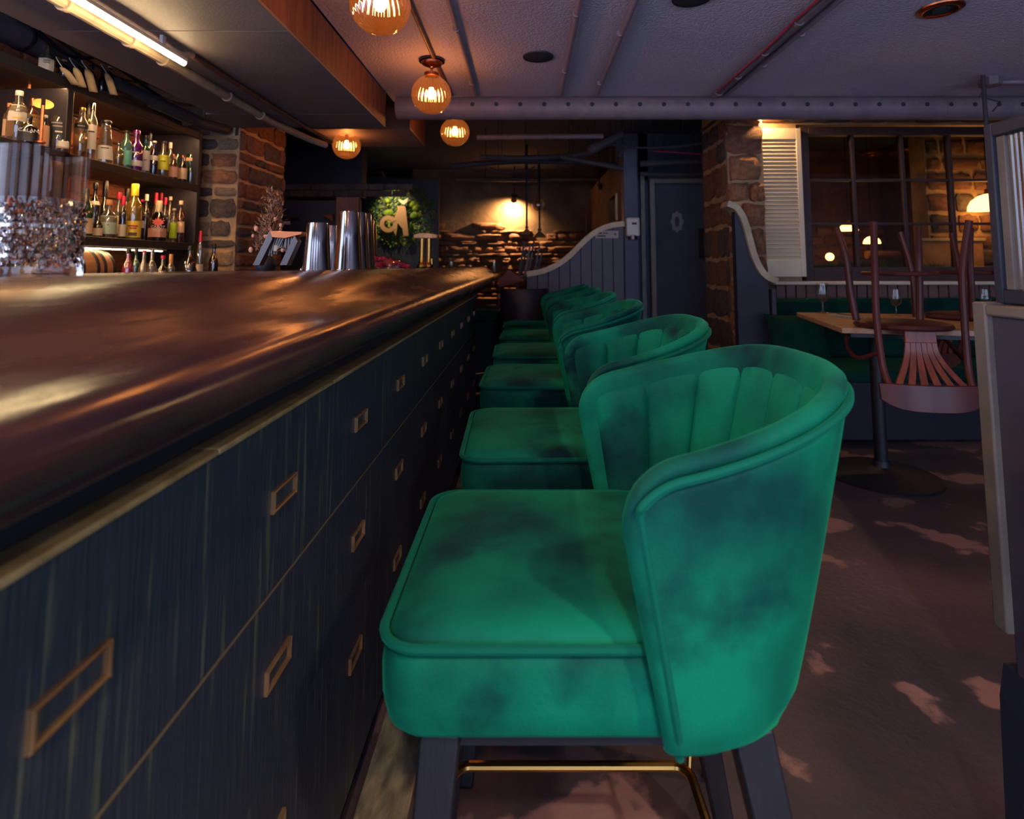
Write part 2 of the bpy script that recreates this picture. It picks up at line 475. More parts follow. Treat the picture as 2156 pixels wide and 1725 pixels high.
# bricks behind the shelves (as far as the photo shows them)
BR = {}
for nm in ('brick_red', 'brick_brown', 'stone_tan'):
    ob = MB().box((-.5, -.5, -.5), (.5, .5, .5)).build('brick', nm, local=True, bevel=0.0); 
    bmx = bmesh.new(); bmx.from_mesh(ob.data); bmesh.ops.bevel(bmx, geom=bmx.edges[:], offset=0.06, segments=1, affect='EDGES'); bmx.to_mesh(ob.data); bmx.free()
    BR[nm] = ob.data; bpy.data.objects.remove(ob)
rb = random.Random(5)
for r in range(15):
    z = 1.14 + r * 0.082
    for c in range(-1, 9):
        y = 1.75 + c * 0.232 + (0.116 if r % 2 else 0)
        if y > 3.5: continue
        pl = WLOC[wl.name]
        inst(BR[rb.choice(('brick_red', 'brick_red', 'brick_brown', 'stone_tan'))], 'brick', wl,
             (XW - pl.x + rb.uniform(-.004, .01), y - pl.y, z - pl.z), (0, 0, 0), (0.05, 0.214 * rb.uniform(.95, 1.02), 0.070))

# stone pillar beyond the shelves
A = pY(420, 400, 3.66); Bc = pY(500, 400, 3.66)
pil = struct(MB().box((-2.62, 3.66, 0), (Bc.x, 4.35, 2.62)).build('stone_pillar', 'mortar', smooth=False), 'rubble stone pillar at the end of the bottle shelves')
stone_face(pil, (A.x - .1, 3.655), 0, Bc.x - A.x + .1, 1.1, 2.3, (0.07, 0.15), (0.09, 0.28), 0.020, 0.024, ['stone_dark', 'stone_grey', 'stone_tan', 'stone_grey'], 3)
stone_face(pil, (Bc.x + .005, 3.66), math.radians(90), 0.69, 1.1, 2.3, (0.07, 0.15), (0.10, 0.30), 0.018, 0.03, ['stone_dark', 'stone_brown', 'stone_brown'], 4)

# right hand stone pier
YR = 4.45
a0 = pY(1531, 400, YR); a1 = pY(1597, 400, YR)
pier = struct(MB().box((a0.x + .012, YR + .012, 0), (a1.x + .05, YR + .62, 2.62)).build('stone_pillar', 'mortar', smooth=False), 'rough stone pier between the black door and the white shutter')
stone_face(pier, (a0.x, YR + .005), 0, a1.x - a0.x + .04, 0.3, 2.44, (0.16, 0.24), (0.24, 0.40), 0.014, 0.10, ['stone_brown', 'stone_tan', 'stone_tan'], 8)
stone_face(pier, (a0.x + .006, YR + .62), math.radians(-90), 0.62, 0.3, 2.44, (0.16, 0.28), (0.16, 0.34), 0.030, 0.03, ['stone_dark', 'stone_dark', 'stone_brown'], 9)

# far stone wall with the glow
YF = 8.3
l = pY(925, 400, YF); r = pY(1275, 400, YF)
far = struct(MB().box((l.x - .4, YF + .03, 0), (r.x + .1, YF + .2, 2.62)).build('wall_back', 'plaster', smooth=False), 'plastered rear wall with bare ledge stones lit from above')
stone_face(far, (l.x - .2, YF + .03), 0, r.x - l.x + .2, 0.7, 2.0, (0.05, 0.12), (0.12, 0.46), 0.012, 0.13, ['stone_tan', 'stone_brown', 'stone_tan'], 21,
           keep=lambda u, z: z < 1.66 + .26 * noise.noise((u * 2.2, 0.3, 5.0)) + .10 * noise.noise((u * 7, z * 3, 1.0)) + (.12 if u < 1.2 else 0))

# ------------------------------------------------------------------ door area at the rear
YD = 6.0
def rectY(x0, y0, x1, y1, Y):
    a = pY(x0, y0, Y); c = pY(x1, y1, Y); return (min(a.x, c.x), max(a.x, c.x), min(a.z, c.z), max(a.z, c.z))
x0, x1, z0, z1 = rectY(1366, 378, 1520, 800, YD)
dr = struct(thing('door_1', 'plain black door with a pale ornamental keyhole plate', None, (x0, YD, 0), kind='structure'))
MB().box((x0 + .05, YD, 0), (x0 + .95, YD + .04, z1 - .04)).build('leaf', 'black_paint_lifted', dr, bevel=.003)
MB().box((x0, YD - .05, 0), (x0 + .05, YD + .03, z1)).build('frame', 'grey_trim', dr, bevel=.004)
MB().box((x0 + .05, YD - .05, z1 - .045), (x0 + 1.0, YD + .03, z1)).build('frame', 'grey_trim', dr, bevel=.004)
MB().box((x0 - .09, YD + .0, 0.3), (x0 - .045, YD + .04, z1 + .06)).build('side_board', 'grey_trim', dr, bevel=.004)
kc = pY(1425, 467, YD); esc = MB()
out = []
for k in range(48):
    g = 2 * math.pi * k / 48; rr = 1.0 + 0.10 * math.cos(8 * g)
    out.append((kc.x + 0.062 * rr * math.cos(g), kc.z + 0.105 * rr * math.sin(g)))
inn = []
for k in range(48):
    g = 2 * math.pi * k / 48; wv = 0.026 if math.sin(g) > -0.1 else 0.020 + 0.012 * abs(math.sin(g))
    inn.append((kc.x + wv * math.cos(g), kc.z + 0.055 * math.sin(g)))
V = [(x, YD - .012, z) for x, z in out] + [(x, YD - .014, z) for x, z in inn] + [(x, YD, z) for x, z in out] + [(x, YD, z) for x, z in inn]
F_ = []
for k in range(48):
    k2 = (k + 1) % 48
    F_ += [(k, k2, 48 + k2, 48 + k), (k, 96 + k, 96 + k2, k2), (48 + k, 48 + k2, 144 + k2, 144 + k)]
esc.add(V, F_).build('keyhole_plate', 'pale_plate', dr)
pp = pY(1482, 520, YD - .1)
MB().box((pp.x - .03, YD - .02, pp.z - .12), (pp.x + .03, YD - .001, pp.z + .2)).build('push_plate', 'black_wood', dr, bevel=.003)
struct(MB().box((x0 - 1.6, YD + .04, 0), (4.45, YD + .15, 2.62)).build('wall_back', 'black_paint_lifted', smooth=False) if False else
       MB().box((x0 + .95, YD + .04, 0), (3.0, YD + .14, 2.62)).build('wall_back', 'black_paint_lifted', smooth=False), 'black wall beside the rear door')
struct(MB().box((x0 - .1, YD + .04, z1), (x0 + 1.0, YD + .14, 2.62)).build('wall_back', 'black_paint_lifted', smooth=False), 'black wall over the rear door')

x0d = pY(1366, 378, YD).x
struct(MB().box((pY(1300, 400, YD).x, YD + .04, 0), (x0d - .0, YD + .14, 2.62)).build('wall_back', 'black_paint_lifted', smooth=False), 'black wall between the post and the rear door')
struct(MB().box((4.3, 4.3, 0), (4.45, 7.2, 2.62)).build('wall_right', 'frame_brown', smooth=False), 'brown end wall of the back room behind the window')
struct(MB().box((-3.25, 3.62, 0), (-2.62, 3.70, 2.62)).build('wall_left', 'black_paint_lifted', smooth=False), 'black return wall behind the stone pillar')
# dark post and the booth divider with a swooping cap
YP = 5.5
x0, x1, z0, z1 = rectY(1312, 312, 1350, 800, YP)
struct(MB().box((x0, YP, 0), (x1, YP + .16, z1)).build('post', 'black_paint_lifted', bevel=.006), 'square black post beside the rear door')
cap = [(1108, 572), (1140, 566), (1170, 553), (1195, 535), (1215, 515), (1235, 496), (1258, 480), (1285, 470), (1313, 466)]
cp = [pY(x, y, YP - .02) for x, y in cap]
def smooth_path(pts, k=6):
    out = []; n = len(pts)
    for i in range(n - 1):
        p0, p1, p2, p3 = pts[max(i-1,0)], pts[i], pts[i+1], pts[min(i+2, n-1)]
        for j in range(k):
            t = j / k
            out.append(0.5 * ((2*p1) + (p2-p0)*t + (2*p0-5*p1+4*p2-p3)*t*t + (3*p1-p0-3*p2+p3)*t**3))
    out.append(pts[-1]); return out
cps = smooth_path(cp)
bd = thing('booth_divider', 'dark boarded booth divider with a pale swooping cap beside the black post', 'divider', (cp[4].x, YP, 0))
def cap_strip(path, y0, y1, th, name, m, par):
    top = []; k = len(path)
    P = []
    for i, p in enumerate(path):
        t = (path[min(i+1, k-1)] - path[max(i-1, 0)]); t.y = 0; t.normalize(); nn = Vector((-t.z, 0, t.x))
        if nn.z < 0 and abs(t.x) > .05: nn = -nn
        lo_ = p - nn * th
        P.append([(p.x, y0, p.z), (p.x, y1, p.z), (lo_.x, y1, lo_.z), (lo_.x, y0, lo_.z)])
    m_ = MB().grid(P, closev=True); n0 = 0; e = (k - 1) * 4
    m_.f += [(0, 1, 2, 3), (e + 3, e + 2, e + 1, e)]
    return m_.build(name, m, par, angle=40)
cap_strip(cps, YP - .05, YP + .08, .05, 'cap', 'cream_cap', bd)
def cap_z(x, path):
    for a_, b_ in zip(path, path[1:]):
        if min(a_.x, b_.x) <= x <= max(a_.x, b_.x) and abs(b_.x - a_.x) > 1e-6:
            return a_.z + (b_.z - a_.z) * (x - a_.x) / (b_.x - a_.x)
    return path[0].z if x < min(path[0].x, path[-1].x) else path[-1].z
x = cp[0].x + .003; xe = cp[-1].x
nb = 9; wb = (xe - x) / nb
for k in range(nb):
    xa, xb_ = x + k * wb + .002, x + (k + 1) * wb - .002
    MB().prism([(xa, 0.02), (xb_, 0.02), (xb_, cap_z(xb_, cps) - .03), (xa, cap_z(xa, cps) - .03)], 'Y', YP - .012, YP + .02).build('board', 'navy_board', bd, bevel=.003)
MB().prism([(x, 0.0), (xe, 0.0)] + [(p.x, p.z - .04) for p in reversed(cps[::4])], 'Y', YP + .02, YP + .05).build('backing', 'black_paint', bd, smooth=False)

# side wall of the far booth with its window opening
XS = pY(1312, 400, YP).x
sw = struct(thing('wall_right', 'brown side wall of the far booth with a dark window opening', None, (XS, 7.0, 0), kind='structure'))
ya = pX(1301, 450, XS).y; yb = pX(1279, 450, XS).y
zl = EYE + 0.47; zt = 1.95
MB().box((XS, YP + .16, 0), (XS + .12, YF, zl)).build('lower_panel', 'plaster', sw, smooth=False)
MB().box((XS, YP + .16, zt), (XS + .12, YF, 2.3)).build('upper_panel', 'plaster', sw, smooth=False)
MB().box((XS, YP + .16, zl), (XS + .12, YP + .36, zt)).build('pier_panel', 'plaster', sw, smooth=False)
MB().box((XS, YP + .95, zl), (XS + .12, YF, zt)).build('pier_panel', 'plaster', sw, smooth=False)
MB().box((XS - .02, YP + .34, zl), (XS + .06, YP + .38, zt)).build('frame', 'cream_cap', sw, bevel=.003)
MB().box((XS + .10, YP + .36, zl), (XS + .11, YP + .95, zt)).build('pane', glassy('dark_pane', (40, 48, 60), .2), sw)

# ------------------------------------------------------------------ bar
mat('dull_gold', (128, 116, 88), .5, .2)
PITCH_D = 0.41
XF = -0.37                       # drawer faces
ROWS = [(0.727, 0.974), (0.478, 0.722), (0.10, 0.473)]
LABZ = [0.855, 0.607, 0.36]
ORD = ['first', 'second', 'third', 'fourth', 'fifth', 'sixth', 'seventh', 'eighth', 'ninth', 'tenth', 'eleventh']
def label_holder(parent, yc, zc):
    w, h, x = 0.083, 0.032, XF
    m_ = MB()
    P = []
    for (ins, dx) in ((0.0, 0.0), (0.0, 0.005), (0.0012, 0.006), (0.0021, 0.002), (0.0030, 0.006), (0.0042, 0.005), (0.0042, 0.0)):
        P.append([(x + dx, yc - w/2 + ins, zc - h/2 + ins), (x + dx, yc + w/2 - ins, zc - h/2 + ins),
                  (x + dx, yc + w/2 - ins, zc + h/2 - ins), (x + dx, yc - w/2 + ins, zc + h/2 - ins)])
    m_.grid(P, closev=True)
    return m_.build('label_holder', 'old_brass', parent, angle=25)
def make_cabinet(k):
    y0 = 0.29 + PITCH_D * k; y1 = y0 + PITCH_D; yc = (y0 + y1) / 2
    t = thing('drawer_cabinet', '', 'cabinet', (-0.6, yc, 0), 'drawer columns along the bar front')
    MB().box((-0.85, y0 + .001, 0.10), (XF - .012, y1 - .001, 0.975)).build('body', 'dark_shadow', t, smooth=False)
    MB().box((-0.80, y0, 0.0), (XF - .03, y1, 0.10)).build('plinth', 'dark_shadow', t, smooth=False)
    for (za, zb), zl in zip(ROWS, LABZ):
        d = MB().box((XF - .014, y0 + .0007, za), (XF, y1 - .0007, zb)).build('drawer', 'drawer_wood', t, smooth=False)
        label_holder(d, yc, zl)
    MB().box((XF - .03, y0 + .0008, 0.975), (XF + .007, y1 - .0008, 0.983)).build('edge_strip', 'gold_strip', t, bevel=.0025)
    MB().box((XF - .02, y0 + .0008, 0.723), (XF + .0008, y1 - .0008, 0.7256)).build('rail', 'dull_gold', t)
    MB().box((XF - .02, y0 + .0008, 0.474), (XF + .0006, y1 - .0008, 0.4765)).build('rail', 'drawer_wood', t)
    return t
for k in range(-1, 10):
    t = make_cabinet(k)
    n_ = k + 1
    t['label'] = ('dark drawer column with brass label holders just outside the left edge' if k < 0 else
                  '%s dark drawer column with brass label holders, counted along the bar from the camera' % ORD[k])

# bar top: polished arm rail in front, flat counter behind
prof = [(-.325, 1.043), (-.308, 1.046), (-.297, 1.054), (-.2915, 1.068), (-.2935, 1.083), (-.301, 1.095), (-.313, 1.103), (-.327, 1.107),
        (-.343, 1.110), (-.360, 1.116), (-.378, 1.125), (-.397, 1.137), (-.417, 1.150), (-.437, 1.162), (-.458, 1.172), (-.480, 1.180),
        (-.505, 1.1855), (-.530, 1.188), (-.552, 1.188), (-.562, 1.183)]
bt = thing('bar_counter', 'long polished copper brown bar top with a rounded arm rail', 'bar', (-0.6, 2.5, 0.99))
YB0, YB1 = -0.9, 6.9
P = []
ny = 40
for i in range(ny + 1):
    y = YB0 + (YB1 - YB0) * i / ny
    P.append([(a + 0.0, y, z) for a, z in prof] + [(-.562, y, 1.05)])
m_ = MB().grid(P, closev=True); nv = len(prof) + 1
m_.f += [tuple(range(nv)), tuple(ny * nv + j for j in range(nv - 1, -1, -1))]
m_.build('arm_rail', 'bar_wood', bt, angle=50)
MB().box((-1.02, YB0, 1.145), (-.562, YB1, 1.183)).build('counter_board', 'bar_wood', bt, bevel=.004)
MB().box((-.98, YB0, .985), (-.395, YB1 - .02, 1.045)).build('under_frame', 'dark_shadow', bt, smooth=False)
MB().box((-.96, 4.44, 0.0), (-.70, YB1 - .05, .985)).build('rear_support', 'dark_shadow', bt, smooth=False)

# brass foot rails past the last drawer
for (xa, ya, za, xb_, yb_, zb_, r_, lab) in ((-.42, 4.45, .22, -.13, 4.62, .19, .016, 'copper foot rail elbow low beside the last drawer column'),
                                   (-.42, 4.5, .36, -.10, 4.55, .34, .008, 'thin brass rail above the copper elbow beside the last drawer column')):
    f = thing('foot_rail', lab, 'rail', (xa, ya, 0))
    pts = smooth_path([Vector((xa, ya, za)), Vector((xa * .55 + xb_ * .45, ya + .02, za + .01)), Vector((xb_, yb_, zb_ - .02)), Vector((xb_ + .05, yb_ + .1, zb_ - .10))])
    MB().loft(pts, r_, 10).build('tube', 'copper' if r_ > .01 else 'brass', f)
    MB().cyl((xa, ya, 0), (xa, ya, za), r_ * .8).build('stay', 'old_brass', f)

# ------------------------------------------------------------------ bar stools
def spow(v, p): return math.copysign(abs(v) ** p, v)
def make_stool():
    t = thing('bar_stool', '', 'bar stool', (0, 0, 0), 'green velvet bar stools along the bar')
    # seat cushion (local x from the bar outwards, y along the bar)
    def outline(ins, n=6, rad=.055, L=.50, Wd=.245):
        pts = []
        r_ = max(rad - ins * .6, .012)
        x0_ = -.022 + ins
        for cx, cy, a0 in ((L - ins - r_, Wd - ins - r_, 0), (x0_ + r_, Wd - ins - r_, 90), (x0_ + r_, -Wd + ins + r_, 180), (L - ins - r_, -Wd + ins + r_, 270)):
            for k in range(n + 1):
                g = math.radians(a0 + 90 * k / n); pts.append((cx + r_ * math.cos(g), cy + r_ * math.sin(g)))
        return pts
    P = []
    for z, ins in ((.612, .06), (.613, .03), (.617, .016), (.628, .006), (.655, 0), (.69, -.001), (.704, .0), (.715, .003), (.721, .013), (.729, .016)):
        P.append([(x, y, z) for x, y in outline(ins)])
    m_ = MB().grid(P, closev=True); n0 = len(P[0])
    m_.f.append(tuple(range(n0)))
    m_.build('seat_base', 'velvet', t, local=True, angle=60)
    P = []
    for z, ins in ((.7285, .016), (.729, .008), (.734, .010), (.741, .022), (.747, .045), (.751, .08), (.754, .13), (.755, .19)):
        P.append([(x, y, z + .006 * noise.noise((x * 9, y * 5, 3.1)) * min(1, ins * 25)) for x, y in outline(ins)])
    m_ = MB().grid(P, closev=True); m_.f.append(tuple((len(P) - 1) * n0 + i for i in range(n0 - 1, -1, -1)))
    m_.build('seat_top', 'velvet', t, local=True, angle=60)
    MB().loft([(x, y, .729) for x, y in outline(.0)], .0062, 8, closed=True).build('seat_piping', 'velvet_piping', t, local=True)
    # shell
    xf_t, xf_b, bk_t, bk_b, w_t, w_b = .296, .350, .652, .530, .295, .278
    EX = 2 / 2.7
    ZB = .608
    def plan(a, tt):
        xf = xf_b + (xf_t - xf_b) * tt; bk = bk_b + (bk_t - bk_b) * tt ** .8
        wd = w_b + (w_t - w_b) * tt
        sh = .035 * max(0, 1 - tt / .14) ** 2
        bk -= sh; wd -= sh * .8
        return xf + (bk - xf) * abs(math.cos(a)) ** EX, wd * spow(math.sin(a), EX)
    def ztop(a, ext=0.0):
        x, y = plan(a, 1.0)
        z = .946 + .094 * abs(math.cos(a)) ** .9
        d = x - xf_t + .0175 - ext; r_ = .07
        if d < r_: z -= r_ - math.sqrt(max(0, r_ * r_ - (r_ - d) ** 2))
        return z
    def pt(a, tt, off, over=0.0, ext=0.0):
        e = .01; x, y = plan(a, tt)
        xa, ya = plan(max(a - e, -math.pi/2), tt); xb_, yb_ = plan(min(a + e, math.pi/2), tt)
        tx, ty = xb_ - xa, yb_ - ya; l_ = math.hypot(tx, ty) or 1
        nx, ny_ = -ty / l_, tx / l_
        zt_ = ztop(a, ext)
        return Vector((x + nx * off, y + ny_ * off, ZB + (zt_ - ZB) * tt + over))
    # stations evenly spread along the curve
    fine = [math.radians(-90 + 180 * i / 720) for i in range(721)]
    s_ = [0.0]
    for i in range(1, 721):
        p, q = plan(fine[i-1], .8), plan(fine[i], .8); s_.append(s_[-1] + math.hypot(q[0]-p[0], q[1]-p[1]))
    st = []; j = 0
    ends = [0, .0015, .004, .0075, .012, .0175, .024, .032, .041]
    fr_ = ends + [.055 + .89 * i / 66 for i in range(67)] + [1 - e for e in reversed(ends)]
    for fr in fr_:
        tgt = s_[-1] * fr
        while j < 719 and s_[j+1] < tgt: j += 1
        f_ = (tgt - s_[j]) / max(1e-9, s_[j+1] - s_[j]); st.append(fine[j] + (fine[j+1] - fine[j]) * min(1, max(0, f_)))
    TH = .034
    def section(a, squeeze=0.0, fwd=0.0):
        ring = []
        def add(tt, off, over=0.0):
            off = off + (TH / 2 - off) * squeeze
            p = pt(a, tt, off, over * (1 - squeeze), fwd); p.x -= fwd; ring.append(p)
        for tt_, of_ in [(0, .004)] + [(k / 14, 0) for k in range(1, 13)] + [(.93, 0), (.950, .0005), (.960, .006), (.985, .006), (1.0, .002)]: add(tt_, of_)
        for k in range(1, 6):
            g = math.pi * k / 6; add(1.0, TH / 2 - TH / 2 * math.cos(g), TH * .42 * math.sin(g))
        for k in range(14, -1, -1): add(k / 14, TH * (.99 if k > 12 else .80))
        return ring
    P = []
    for k in (3, 2, 1):
        g = math.radians(30 * k); P.append(section(st[0], 1 - math.cos(g), TH / 2 * math.sin(g)))
    for a in st: P.append(section(a))
    for k in (1, 2, 3):
        g = math.radians(30 * k); P.append(section(st[-1], 1 - math.cos(g), TH / 2 * math.sin(g)))
    MB().grid(P, closev=True).build('back_shell', 'velvet', t, local=True, angle=70)
    NCH = 9; P = []
    cell = [0, .035, .09, .2, .35, .5, .65, .8, .91, .965]
    frac = [(c + f) / NCH for c in range(NCH) for f in cell] + [1.0]
    NP = len(frac) - 1
    sti = []; j = 0
    for i in range(NP + 1):
        tgt = s_[-1] * (.012 + .976 * frac[i])
        while j < 719 and s_[j+1] < tgt: j += 1
        f_ = (tgt - s_[j]) / max(1e-9, s_[j+1] - s_[j]); sti.append(fine[j] + (fine[j+1] - fine[j]) * min(1, max(0, f_)))
    for i, a in enumerate(sti):
        dseam = abs(((frac[i] * NCH + .5) % 1.0) - .5)
        ph = (1 - math.exp(-(dseam / .05) ** 2)) * (.75 + .25 * math.sin(math.pi * min(1, dseam * 2) / 2))
        col = []
        for k in range(13):
            tt = .16 + (.975 - .16) * k / 12
            edge = min(1.0, (12 - k) / 1.0)
            col.append(pt(a, tt, TH * .80 + .013 * ph * edge + .001 * edge - (.004 if k == 12 else 0)))
        P.append(col)
    MB().grid(P).build('channel_padding', 'velvet', t, local=True, angle=70)
    path = [pt(st[0], tt, .003) for tt in (0, .15, .3, .45, .6, .75, .88, .96)] + [pt(a, .976, -.002) for a in st[1:-1]] + \
           [pt(st[-1], tt, .003) for tt in (.96, .88, .75, .6, .45, .3, .15, 0)]
    MB().loft(path, .0058, 8).build('back_piping', 'velvet_piping', t, local=True)
    MB().box((.05, -.2, .585), (.45, .2, .614)).build('seat_frame', 'black_wood', t, local=True)
    for sx in (0, 1):
        for sy in (-1, 1):
            top = Vector((.055 if not sx else .455, sy * .185, .605)); bot = Vector((.0 if not sx else .575, sy * .235, 0.0))
            MB().bar(top, bot, .052, .052, up=(0, 1, 0), w1=.032, d1=.032).build('leg', 'black_wood', t, bevel=.004, local=True)
    zf = .265
    def at(top, bot): return top + (bot - top) * ((.625 - zf) / .625)
    pts = []
    xa, xb_, yy, rr = .030, .470, .165, .03
    for cx, cy, a0 in ((xb_ - rr, yy - rr, 0), (xa + rr, yy - rr, 90), (xa + rr, -yy + rr, 180), (xb_ - rr, -yy + rr, 270)):
        for k in range(6):
            g = math.radians(a0 + 90 * k / 5); pts.append((cx + rr * math.cos(g), cy + rr * math.sin(g), zf))
    MB().loft(pts, .0085, 10, closed=True).build('footrest', 'brass', t, local=True)
    for sx, x_ in ((0, .03), (1, .49)):
        for sy in (-1, 1):
            MB().cyl((x_ if not sx else .468, sy * .155, zf), (x_ if not sx else .478, sy * .175, zf + .045), .005, n=8).build('footrest_stub', 'brass', t, local=True)
    return t
STOOLS = [(-.163, .990, 'nearest green velvet bar stool, its back filling the lower right of the picture'),
          (-.142, 1.672, 'second green velvet bar stool from the camera'),
          (-.152, 2.50, 'third green velvet bar stool from the camera'),
          (-.145, 3.22, 'fourth green velvet bar stool from the camera'),
          (-.137, 3.97, 'fifth green velvet bar stool from the camera'),
          (-.145, 4.62, 'farthest green velvet bar stool in the row along the bar')]
st0 = make_stool()
for i, (x, y, lab) in enumerate(STOOLS):
    o = st0 if i == 0 else copy_tree(st0)
    o.location = (x, y, 0); o['label'] = lab
    o.rotation_euler.z = math.radians((0, 1.5, -1, 1, -1.5, 0)[i])

# ------------------------------------------------------------------ ribbed globe lamps
def make_globe(loc, lab, r=.1, ceil=CEIL, canopy=True, group='ribbed amber globe lamps'):
    t = thing('globe_lamp', lab, 'lamp', (loc[0], loc[1], loc[2] - r), group)
    x, y, z = loc
    n = 18; prof_ = []
    for i in range(n + 1):
        a = -math.pi/2 + (math.pi * .93) * i / n
        prof_.append((max(r * math.cos(a), 0 if i == 0 else 1e-3), r * math.sin(a)))
    prof_[0] = (0, -r)
    MB().lathe(prof_, loc, 120, mod=lambda g, zz: 1 + .018 * math.cos(30 * g)).build('globe', 'globe_glass', t, angle=80)
    MB().lathe([(0, -.034), (.012, -.031), (.019, -.020), (.021, -.008), (.017, .006), (.011, .018), (.010, .024), (0, .024)], (x, y, z + .012), 14).build('bulb', 'filament', t)
    MB().cyl((x, y, z + .036), (x, y, z + r + .012), .013, n=12).build('socket', 'bulb_cap', t)
    MB().lathe([(.030, 0), (.037, .002), (.038, .018), (.030, .021), (.014, .022)], (x, y, z + r * .955), 24).build('collar', 'copper', t)
    zc = ceil
    MB().cyl((x, y, z + r + .01), (x, y, zc - .03), .006, n=10).build('stem', 'copper', t)
    if canopy:
        MB().lathe([(.010, -.045), (.016, -.040), (.050, -.026), (.055, -.018), (.055, -.012), (.03, 0)], (x, y, zc), 28).build('canopy', 'copper', t)
        MB().lathe([(.066, -.012), (.066, 0), (0, 0)], (x, y, zc), 20).build('ceiling_plate', 'black_wood', t)
    return t
make_globe((-.487, 1.85, 2.075), 'large ribbed amber globe lamp cut off by the top of the picture')
make_globe((-.480, 2.86, 2.075), 'ribbed amber globe lamp hanging in front of the long grey duct')
make_globe((-.490, 3.93, 2.135), 'ribbed amber globe lamp just under and behind the long grey duct', ceil=2.62)
make_globe((-1.295, 4.08, 2.07), 'ribbed amber globe lamp under the short dropped beam', r=.098, ceil=2.152, canopy=False)
make_globe((-.487, .84, 2.075), 'ribbed amber globe lamp overhead, out of view above the first stools')
make_globe((-.487, -.20, 2.075), 'ribbed amber globe lamp overhead, out of view beside the camera')

# conduit feeding the globes and conduits on the ceiling
def conduit(pts, r, lab, clips, m='conduit', name='conduit', cat='conduit'):
    t = thing(name, lab, cat, pts[0])
    MB().loft(pts, r, 10).build('tube', m, t)
    for c in clips:
        c = Vector(c)
        MB().cyl(c - Vector((0, .009, 0)), c + Vector((0, .009, 0)), r * 1.35, n=12).build('clip', m, t)
    return t
CZ = CEIL - .012
conduit([(-.46, -1.5, CZ), (-.46, 2.80, CZ)], .010, 'thin brown conduit running to the second globe lamp', [(-.46, 1.2, CZ)], 'soffit_face')
conduit([(-.46, 2.92, CZ), (-.45, 3.42, CZ)], .010, 'short conduit between the second globe lamp and the duct', [], 'soffit_face')
conduit([(-.305, -1.5, CZ), (-.300, 3.43, CZ)], .012, 'grey ceiling conduit nearest the globe lamps', [(-.304, y, CZ) for y in (.5, 1.6, 2.45, 3.2)])
conduit([(.212, -1.5, CZ), (.222, 3.43, CZ)], .012, 'grey ceiling conduit just right of the round black speaker', [(.214, y, CZ) for y in (.5, 1.6, 2.3, 3.0)])
conduit([(.430, -1.5, CZ), (.443, 3.43, CZ)], .012, 'grey ceiling conduit second to the right of the round black speaker', [(.43, y, CZ) for y in (.5, 1.6, 2.5, 3.2)])
conduit([(1.170, -1.5, CZ - .008), (1.165, 3.43, CZ - .008)], .018, 'thick grey conduit with a red cable tied along it', [(1.167, y, CZ - .008) for y in (.5, 1.6, 2.35, 2.7, 3.05, 3.35)], 'grey_pipe')
conduit([(1.262, -1.5, CZ), (1.238, 3.43, CZ)], .013, 'grey conduit beside the red cable', [(1.255, 1.6, CZ), (1.25, 2.5, CZ), (1.245, 2.9, CZ)])
pts = [Vector((1.140 + .006 * math.sin(y * 5), y, CEIL - .034 + .003 * math.sin(y * 9))) for y in [-1.5 + .2 * i for i in range(25)]]
tag(MB().loft(pts, .0042, 6).build('red_cable', 'red_cable'), 'red cable tied along the thick ceiling conduit', 'cable')
# speakers and downlight in the ceiling
def speaker(x, y, r, lab):
    t = thing('ceiling_speaker', lab, 'speaker', (x, y, CEIL - .006), 'round black ceiling speakers')
    MB().lathe([(0, .0), (r * .9, .0), (r, .003), (r, .0055), (0, .0055)], (x, y, CEIL - .006), 36).build('grille', 'dark_shadow', t)
    MB().lathe([(r * .95, 0), (r * 1.03, -.002), (r * 1.05, .0035), (r * .95, .0055)], (x, y, CEIL - .006), 36).build('rim', 'black_wood', t)
p = pZ(1133, 118, CEIL); speaker(p.x, p.y, .074, 'round black ceiling speaker between two conduits')
p = pZ(1456, -6, CEIL); speaker(p.x, p.y, .074, 'round black ceiling speaker cut off by the top of the picture')
def downlight(x, y, r, lab, power=0, col=(255, 190, 120), spread=70):
    t = thing('downlight', lab, 'downlight', (x, y, CEIL - .01), 'recessed ceiling downlights')
    MB().lathe([(r * .72, -.012), (r * .80, -.014), (r, -.006), (r * 1.02, -.0005), (r * .7, -.0005)], (x, y, CEIL), 36).build('bezel', 'copper', t)
    MB().lathe([(0, -.0035), (r * .74, -.0035), (r * .74, -.0005), (0, -.0005)], (x, y, CEIL), 30).build('recess', 'dark_shadow', t)
    lamp_m = 'dark_shadow'
    if power:
        lamp_m = emitter('downlight_lens_%d' % int(power), col, 8.0)
    MB().lathe([(0, -.012), (r * .35, -.011), (r * .42, -.004), (0, -.004)], (x, y, CEIL), 20).build('lens', lamp_m, t)
    if power:
        ld = bpy.data.lights.new('downlight_beam', 'SPOT'); ld.energy = power; ld.color = lin(col)[:3]
        ld.spot_size = math.radians(spread * 2); ld.spot_blend = .8; ld.shadow_soft_size = r * .4
        lo_ = bpy.data.objects.new('downlight_beam', ld); COL.objects.link(lo_); lo_.parent = t
        lo_.location = (0, 0, -.02)
p = pZ(1980, 18, CEIL); downlight(p.x, p.y, .083, 'copper rimmed recessed downlight near the top right corner')
downlight(1.05, -.65, .083, 'lit recessed downlight on the ceiling behind the camera', 85, (255, 226, 196))
downlight(1.45, 1.30, .083, 'lit recessed downlight above the booth screen, out of view', 34, (255, 180, 116), 50)
downlight(0.1, -.9, .083, 'lit recessed downlight on the ceiling behind the bar stools', 80, (255, 226, 196))

